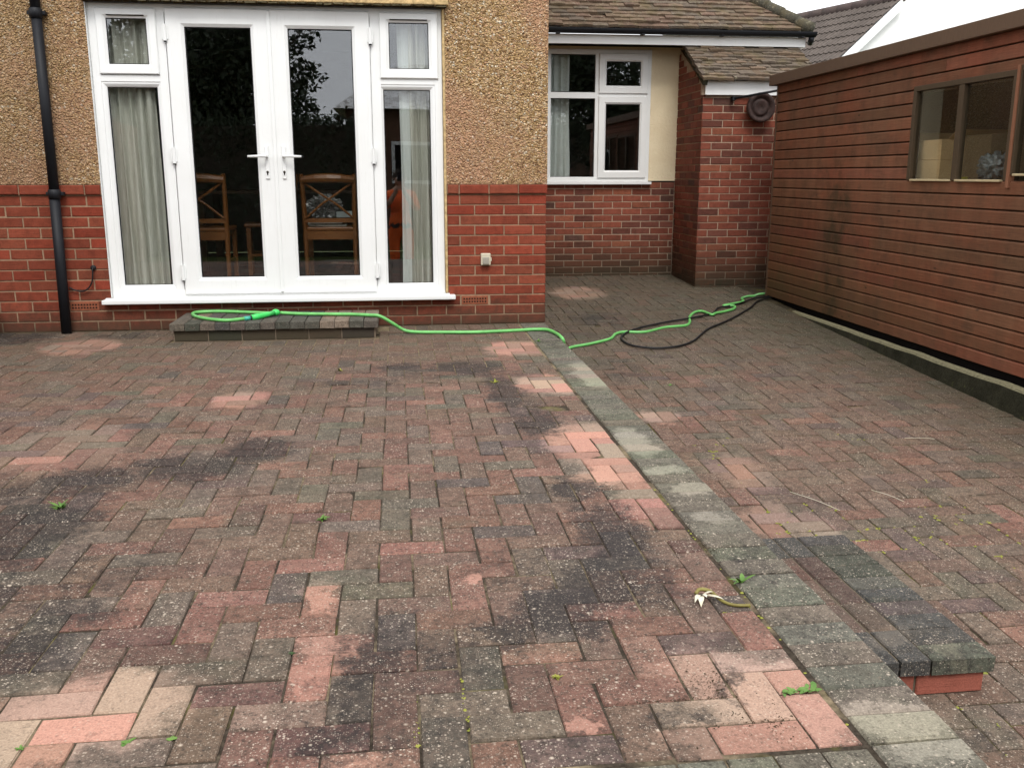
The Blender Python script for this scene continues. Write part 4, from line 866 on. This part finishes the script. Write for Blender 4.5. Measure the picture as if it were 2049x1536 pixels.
# ================================================================== NEIGHBOUR
nb = thing('neighbour_house', 'neighbouring house with ribbed brown tiles and a white gable', 'house', (9, 24, -.6))
th_ = R(19.5); rd = Vector((-math.sin(th_), math.cos(th_), 0)); pd = Vector((-math.cos(th_), -math.sin(th_), 0))
RP = Vector((10.80, 20, 4.80)); sl = R(38); dn = (pd*math.cos(sl)-Z*math.sin(sl)); nrm = (pd*math.sin(sl)+Z*math.cos(sl))
if nrm.z < 0: nrm = -nrm
far = RP+rd*14; ev = 4.6
mb = MB(); mb.add([RP-nrm*.03, far-nrm*.03, far+dn*ev-nrm*.03, RP+dn*ev-nrm*.03], [(0,1,2,3)]); dn2 = (-pd*math.cos(sl)-Z*math.sin(sl)); nrf = mb.build('roof', M_TILE2, nb)
ga = RP-rd*-.12
mb = MB(); A, B, C_ = RP+rd*.14-Z*.02, RP+rd*.14+dn*ev, RP+rd*.14-pd*9+Z*1.0
mb.add([A, B, (B.x,B.y,-.6), (C_.x,C_.y,-.6), C_, A+Z*1.0, A+Z*1.0+rd*.3, C_+rd*.3, (C_.x+rd.x*.3,C_.y+rd.y*.3,-.6), B+rd*13, (B.x+rd.x*13,B.y+rd.y*13,-.6)], [(0,5,4,3,2,1),(5,6,7,4),(4,7,8,3),(1,2,10,9)]); mb.build('gable_wall', M_WHITEW, nb)
for d_ in (dn,):
    mb = MB(); mb.beam(RP-rd*.02-Z*.11, RP-rd*.02-Z*.11+d_*ev, .03, .17, Z); mb.build('barge_board', M_W, nb)
GA, TWD = .30, .30
for r_ in range(11):
    for c_ in range(26):
        o0 = RP+rd*(TWD*c_+.0)+dn*(GA*r_+.05); f = random.uniform(.85,1.12); mb = MB(); vs = []; fs = []
        prf_ = [(0,0),(.02,.022),(.05,.022),(.07,0),(.15,0),(.17,.022),(.20,.022),(.22,0),(.298,0)]
        for dd, lift in ((0,.004),(GA+.04,.034)):
            for a_, h in prf_: vs.append(o0+rd*a_+dn*dd+nrm*(h+lift))
        n_ = len(prf_)
        for a_, h in prf_: vs.append(o0+rd*a_+dn*(GA+.04)+nrm*(h*.0-.01))
        for i in range(n_-1): fs.append((i, n_+i, n_+i+1, i+1)); fs.append((n_+i, 2*n_+i, 2*n_+i+1, n_+i+1))
        mb.add(vs, fs, (.115*f,.096*f,.084*f,random.random())); mb.build('roof_tile', M_TILE2, nrf)
for k in range(18):
    p0 = RP+rd*(.45*k)+Z*.02; mb = MB(); mb.tube([p0, p0+rd*.44], .11, 10, tint=(.10,.075,.07,.5)); mb.build('ridge_tile', M_TILE2, nrf, True)

# ================================================================== WEEDS AND LITTER
def leafblade(mb, base, d, ln, wd, lift, droop=.3, seg=4):
    base = Vector(base); d = Vector((d[0], d[1], 0)).normalized(); s_ = Vector((-d.y, d.x, 0)); vs = []; fs = []
    for i in range(seg+1):
        t = i/seg; wv = wd*math.sin(math.pi*min(1, .12+t*.88))*.5*(1 if t < 1 else .1)
        c = base+d*(ln*t)+Z*(lift*ln*t-droop*ln*t*t)
        vs += [c-s_*wv+Z*.15*wv, c-Z*.0, c+s_*wv+Z*.15*wv]
    for i in range(seg):
        a = i*3; fs += [(a,a+1,a+4,a+3),(a+1,a+2,a+5,a+4)]
    mb.add(vs, fs)
def weed(x, y, z, n, ln, wd, label, mat=None, seed=0, lift=.8, name='weed'):
    rnd = random.Random(seed); mb = MB()
    for k in range(n):
        a = rnd.uniform(0, 6.28); leafblade(mb, (x+rnd.gauss(0,ln*.12), y+rnd.gauss(0,ln*.12), z), (math.cos(a), math.sin(a)), ln*rnd.uniform(.5,1.1), wd*rnd.uniform(.7,1.2), lift*rnd.uniform(.3,1.2))
    o = mb.build(name, mat or M_WEED, None, True); return props(o, label, 'weed', 'weeds in the paving')
weed(-.275,3.02,0,26,0.0260,0.0068,'bushy green weed tuft in the middle of the upper patio',None,1)
weed(-1.19,3.25,0,22,0.0372,0.0087,'pale green weed in the dark stain at the left of the patio',None,2)
weed(-.358,5.49,0,14,0.0310,0.0074,'small yellow green weed in front of the door step',M_MOSS,3)
weed(.948,6.33,0,12,0.0310,0.0093,'little weed at the coping near the house corner',None,4)
weed(.94,2.37,.002,7,0.0384,0.0124,'broad leaved seedling in the coping joint beside the dry leaf',None,5,1.0)
weed(.339,1.927,0,26,0.0136,0.0050,'bright yellow moss cushion on the near patio',M_MOSS,6)
weed(-.574,1.783,0,7,0.0211,0.0105,'flat green seedling beside the washed pink block',None,7,.35)
weed(-.49,1.783,0,5,0.0223,0.0112,'second flat green seedling in the same near joint, further right',None,8,.3)
weed(-.784,1.788,0,8,0.0112,0.0056,'tiny green sprout at the lower left corner of the patio',None,9,.5)
weed(-.281,2.115,0,16,0.0099,0.0056,'dark green sprig between two pink blocks',mk_leaf('dark_weed',(.03,.06,.02),(.05,.09,.03)),10,.6)
weed(.519,5.066,0,14,0.0310,0.0074,'yellow green weed next to the washed beige blocks',M_MOSS,11)
weed(1.801,5.984,LZ(5.984),10,0.0310,0.0124,'small weed leaf on the lower patio near the shed side',None,12,.4)
mb = MB(); rnd = random.Random(5)                     # creeping weed along one joint by the coping
for k in range(26): a = rnd.uniform(0,6.28); leafblade(mb, (rnd.uniform(.825,.912), 1.803+rnd.gauss(0,.004), .001), (math.cos(a), math.sin(a)), rnd.uniform(.012,.026), rnd.uniform(.008,.014), .5)
props(mb.build('weed', M_WEED, None, True), 'creeping green weed filling a joint beside the coping at lower right', 'weed', 'weeds in the paving')
dl = thing('fallen_leaf', 'curled creamy white dead leaf lying by the coping', 'leaf', (.80, 2.27, 0))
mb = MB()
for d, l_, w_, lf, dr_ in (((-.30,-1),.066,.017,.5,.55),((-.62,-.9),.050,.013,.7,.7),((.95,-.75),.062,.012,.35,.3),((.1,-1),.036,.014,.9,.6),((.6,-.3),.03,.012,1.0,.5)): leafblade(mb, (.798+d[0]*.004,2.285,.010), d, l_, w_, lf, dr_, 6)
mb.build('blade', M_DRY, dl, True)
MB().tube(spline([(.785,2.292,.012),(.80,2.302,.020),(.825,2.290,.018),(.845,2.250,.008),(.87,2.225,.006),(.912,2.218,.006)], 4), [.0055]*10+[.0045]*11, 6).build('stalk', M_STEM, dl, True)
# moss cushions standing in joints
rnd = random.Random(21); mb = MB()
def cushion(x, y, z, r):
    n = 6; vs = [(x+r*math.cos(6.283*k/n)*rnd.uniform(.7,1.2), y+r*math.sin(6.283*k/n)*rnd.uniform(.7,1.2), z) for k in range(n)]+[(x+rnd.gauss(0,r*.2), y, z+r*rnd.uniform(.4,.8))]
    mb.add(vs, [(k, (k+1) % n, n) for k in range(n)])
for k in range(420):
    y = rnd.uniform(2.0, 4.9); u = rnd.randint(0, 9); x = 1.64+.1025*u; v = round((y-4.45)/.1045)
    if rnd.random() < .5: y = 4.45+.1045*v; x += rnd.uniform(-.06,.06)
    if 1.13 < x < 1.80 and 2.35 < y < 3.45: continue
    if math.sin(x*5.1)+math.sin(y*3.7+1) < -.1: continue
    for j in range(3): cushion(x+rnd.gauss(0,.006), y+rnd.gauss(0,.006), LZ(y)-.002, rnd.uniform(.003,.008))
for k in range(90):                                   # along the edge of the step
    y = rnd.uniform(2.5,3.5); cushion(1.80+rnd.uniform(.0,.05)**1, y, LZ(y)-.001, rnd.uniform(.004,.011))
for k in range(70):
    x, y = rnd.choice([(.92,rnd.uniform(1.6,3.2)),(.12+rnd.gauss(0,.004),rnd.uniform(1.66,1.98)),(.01,rnd.uniform(1.65,1.9)),(rnd.uniform(.72,.9),2.2)]); cushion(x+rnd.gauss(0,.003), y, -.003, rnd.uniform(.003,.006))
props(mb.build('joint_moss', M_MOSS), 'yellow green moss growing in the paving joints', 'moss', kind='stuff')
# crumbs of soil and bits of straw
mb = MB()
def crumb(x, y, z, r, st=0):
    vs = [(x+rnd.gauss(0,r), y+rnd.gauss(0,r), z+abs(rnd.gauss(0,r*.5))) for _ in range(3)]+[(x, y, z+r)]; mb.add(vs, [(0,1,2),(0,1,3),(1,2,3),(2,0,3)])
for cx, cy, sx, sy, n in ((.70,1.80,.035,.06,260),(.64,1.72,.07,.012,160),(.925,2.65,.018,.035,300),(.60,1.80,.10,.006,200),(.77,1.70,.02,.05,160),(.66,1.86,.03,.03,120),(.05,1.9,.35,.25,120),(.0,3.2,.7,.8,120)):
    for k in range(n): crumb(rnd.gauss(cx,sx), rnd.gauss(cy,sy), 0, rnd.uniform(.0008,.0026))
props(mb.build('soil_crumbs', M_SOIL), 'dark crumbs of soil scattered on the pavers', 'soil', kind='stuff')
for x0, y0, x1, y1, lb in ((1.83,4.05,1.965,3.81,'long pale straw on the lower patio near the step'),(2.23,4.03,2.31,3.88,'shorter pale straw lying right of the long one'),(2.46,3.10,2.62,2.98,'pale straw at the right edge of the lower patio'),(2.80,4.75,2.96,4.72,'thin straw on the green patch near the shed plinth')):
    o = MB().tube(spline([(x0,y0,LZ(y0)+.004),((x0+x1)/2+.006,(y0+y1)/2,LZ((y0+y1)/2)+.007),(x1,y1,LZ(y1)+.004)], 4), .0013, 5).build('straw', M_DRY); props(o, lb, 'straw', 'straws on the lower patio')

# ================================================================== LEFT EDGE AND GARDEN BEHIND THE VIEWER (seen in the glass)
pl = thing('plant_tub', 'black plastic tub at the left edge against the wall', 'tub', (-3.06, 6.93, 0))
MB().lathe((-3.065,6.93,-.01), (0,0,1), [(0,.001),(0,.15),(.30,.185),(.33,.20),(.335,.185),(.30,.17),(.27,.001)], 24).build('tub', M_BLK, pl, True)
fn = thing('shade_fence', 'dark timber fence added out of view to shade the left end', 'fence', (-3.6, 4, -.6))  # unseen fence, added to darken the left end of the wall
for k in range(46): MB().slab((-3.62, 7.0-.15*k, .60), Y, Z, X, .145, 2.4, .02, .003, tint_board(), .002).build('board', M_BD, fn)
for k in range(4): MB().box(-3.75,6.9-2.0*k,-.6,-3.65,7.0-2.0*k,1.85).build('post', M_FASC, fn)
def foliage(mb, n, fn_, size, rnd):
    for _ in range(n):
        p = Vector(fn_()); a = Vector((rnd.gauss(0,1), rnd.gauss(0,1), rnd.gauss(0,1))).normalized(); b = a.cross(Vector((rnd.gauss(0,1), rnd.gauss(0,1), rnd.gauss(0,1)))).normalized()
        l_ = size*rnd.uniform(.6,1.3); w_ = l_*.5
        mb.add([p-a*l_*.5, p+b*w_*.5, p+a*l_*.5, p-b*w_*.5], [(0,1,2,3)])
def tree(loc, h, clumps, n, size, label, seed):
    rnd = random.Random(seed); t = thing('garden_tree', label, 'tree', loc, 'trees behind the viewer'); L = Vector(loc)
    mb = MB(); mb.tube([L, L+Vector((.1,.05,h*.3)), L+Vector((-.05,.1,h*.6)), L+Vector((0,0,h*.95))], [.24,.19,.13,.03], 10)
    for c, r in clumps:
        q_ = L+Vector((0,0,h*.35)); mb.tube([q_, (q_+L+Vector(c))/2+Vector((0,0,.3)), L+Vector(c)], [.09,.06,.02], 6)
    mb.build('trunk', M_TRUNK, t, True)
    mb = MB(); ws = [r**2 for _, r in clumps]
    def pt():
        c, r = rnd.choices(clumps, ws)[0]; d = Vector((rnd.gauss(0,1), rnd.gauss(0,1), rnd.gauss(0,1))).normalized()*r*rnd.random()**.4
        return L+Vector(c)+Vector((d.x, d.y*.8, d.z*.85))
    foliage(mb, n, pt, size, rnd); cr = mb.build('crown', M_LEAFD, t); cr['kind'] = 'stuff'
rnd0 = random.Random(3)
cl1 = [((rnd0.uniform(-2.6,1.6), rnd0.uniform(-1.5,1.2), rnd0.uniform(1.2,6.0)), rnd0.uniform(.7,1.25)) for _ in range(26)]+[((2.15,0,4.0),.42),((1.9,.2,3.2),.55),((2.3,.1,2.6),.35),((2.0,0,4.9),.45),((1.7,0,2.2),.6)]
tree((-4.1,-9.0,-.62), 7.2, cl1, 20000, .16, 'large leafy oak standing behind the photographer', 7)
cl2 = [((rnd0.uniform(-2.2,2.2), rnd0.uniform(-1.5,1.2), rnd0.uniform(.8,6.2)), rnd0.uniform(.8,1.3)) for _ in range(24)]
tree((-8.2,-9.5,-.62), 7.4, cl2, 14000, .18, 'second dense tree further left behind the photographer', 8)
cl3 = [((rnd0.uniform(-3.2,3.4), rnd0.uniform(-1.0,1.0), rnd0.uniform(.8,6.6)), rnd0.uniform(.9,1.4)) for _ in range(36)]
tree((7.6,-8.6,-.62), 7.2, cl3, 26000, .2, 'broad dark tree added behind the photographer to darken the rear window', 18)  # unseen tree, added so the rear window reflects something dark
cl4 = [((rnd0.uniform(-2.2,2.2), rnd0.uniform(-1.5,1.2), rnd0.uniform(.8,6.2)), rnd0.uniform(.8,1.3)) for _ in range(20)]
tree((-6.3,-11.5,-.62), 7.4, cl4, 9000, .2, 'tall tree in the back row behind the photographer', 28)
hg = thing('garden_hedge', 'dark clipped hedge along the end of the garden', 'hedge', (-4, -7, -.62))
rnd1 = random.Random(9); mb = MB(); mb.box(-12,-7.6,-.62,-.45,-6.7,2.15); mb.build('inner_twigs', M_TRUNK, hg)
mb = MB(); foliage(mb, 12000, lambda: (rnd1.uniform(-12.1,-.35), rnd1.choice([-6.65,-6.6,-6.7])+rnd1.gauss(0,.06), rnd1.uniform(-.6,2.25)), .11, rnd1); foliage(mb, 5000, lambda: (rnd1.uniform(-12.1,-.35), rnd1.uniform(-7.6,-6.7), 2.2+rnd1.gauss(0,.12)), .12, rnd1); hl = mb.build('leaves', M_HEDGE, hg); hl['kind'] = 'stuff'
gg = thing('garden_building', 'low brown building at the end of the garden', 'building', (1.5, -13, -.62))
mb = MB(); mb.box(-1.3,-16,-.62,7,-12,2.9); o = mb.build('wall', plain('brown_wall', (.16,.085,.055), .9, .2, .3, 4), gg)
mb = MB(); mb.add([(-1.6,-11.7,2.85),(7.3,-11.7,2.85),(7.3,-16.3,2.85),(-1.6,-16.3,2.85),(0,-14,4.2),(5.6,-14,4.2)], [(0,1,5,4),(1,2,5),(2,3,4,5),(3,0,4),(3,2,1,0)]); mb.build('roof', M_TILE, gg)
MB().box(-.1,-11.99,.9,1.1,-11.95,2.0).build('window', M_W, gg)
MB().box(0,-11.948,1.0,1.0,-11.94,1.9).build('pane', M_VOID, gg)

# ---- the person taking the picture, mirrored in the side window
def person(loc):
    t = thing('person', 'person in orange workwear holding up a phone', 'person', loc); L = Vector(loc)
    V = [((0,0,.95),.155),((0,-.01,1.12),.15),((0,-.02,1.32),.165),((0,-.02,1.44),.12),((0,-.005,1.53),.058),((0,.01,1.60),.085),((0,.012,1.68),.096),((0,.005,1.75),.078),
         ((-.19,-.02,1.42),.075),((-.27,.02,1.20),.056),((-.17,.22,1.30),.045),((-.07,.26,1.46),.034),((-.045,.28,1.52),.030),
         ((.19,-.02,1.42),.075),((.27,.02,1.20),.056),((.17,.22,1.30),.045),((.07,.26,1.46),.034),((.045,.28,1.52),.030),
         ((-.10,0,.88),.11),((-.11,.01,.50),.085),((-.115,-.02,.10),.062),((-.12,.12,.04),.045),
         ((.10,0,.88),.11),((.11,.01,.50),.085),((.115,-.02,.10),.062),((.12,.12,.04),.045),((0,.10,1.655),.02)]
    E_ = [(0,1),(1,2),(2,3),(3,4),(4,5),(5,6),(6,7),(3,8),(8,9),(9,10),(10,11),(11,12),(3,13),(13,14),(14,15),(15,16),(16,17),(0,18),(18,19),(19,20),(20,21),(0,22),(22,23),(23,24),(24,25),(6,26)]
    nV = len(V)
    for sx, hi in ((-1,12),(1,17)):               # four fingers and a thumb curled round the phone
        for f in range(5):
            b = V[hi][0]; z = b[2]-.02+.018*f if f < 4 else b[2]-.035
            V += [((b[0]*.95, b[1]+.035, z), .0095), ((b[0]*.55, b[1]+.05-(.03 if f == 4 else 0), z+.006), .0085)]
            E_ += [(hi, len(V)-2), (len(V)-2, len(V)-1)]
    me = bpy.data.meshes.new('body'); me.from_pydata([v for v, _ in V], E_, []); o = bpy.data.objects.new('body', me); COL.objects.link(o)
    md = o.modifiers.new('skin', 'SKIN'); md.use_smooth_shade = True
    for i, (_, r) in enumerate(V): d = me.skin_vertices[0].data[i]; d.radius = (r, r); d.use_root = (i == 0)
    o.modifiers.new('sub', 'SUBSURF').levels = 2
    dg = bpy.context.evaluated_depsgraph_get(); me2 = bpy.data.meshes.new_from_object(o.evaluated_get(dg)); bpy.data.objects.remove(o)
    for mm in (M_ORANGE, M_SKIN, M_BOOT): me2.materials.append(mm)
    for p in me2.polygons:
        c = p.center; p.use_smooth = True
        p.material_index = 2 if c.z < .24 or (.935 < c.z < .985 and abs(c.x) < .2) else (1 if c.z > 1.50 or (c.y > .235) else 0)
    b = bpy.data.objects.new('body', me2); COL.objects.link(b); b.parent = t; reg(b, loc)
    crumple('hair', M_HAIR, L+Vector((0,-.012,1.715)), (.102,.112,.10), 2, t, 3)
    for sx in (-1, 1):
        mb = MB(); mb.lathe(L+Vector((sx*.035,.098,1.69)), (0,1,0), [(0,.012),(.006,.009),(.009,.0)], 10); mb.build('eye', M_W, t, True)
        mb = MB(); mb.lathe(L+Vector((sx*.098,.0,1.675)), (sx,0,0), [(-.01,.022),(.008,.026),(.014,.014),(.01,.0)], 10); mb.build('ear', M_SKIN, t, True)
    MB().box(L.x-.022,L.y+.098,L.z+1.615,L.x+.022,L.y+.104,L.z+1.623).build('mouth', plain('lips', (.3,.11,.09), .5), t)
    return t
person((.06, -.42, -.60))
o = MB().box(.025,-.080,1.04,.100,-.071,1.19,ch=.003).build('phone', M_BLK); props(o, 'black phone held up by the person in orange', 'phone')
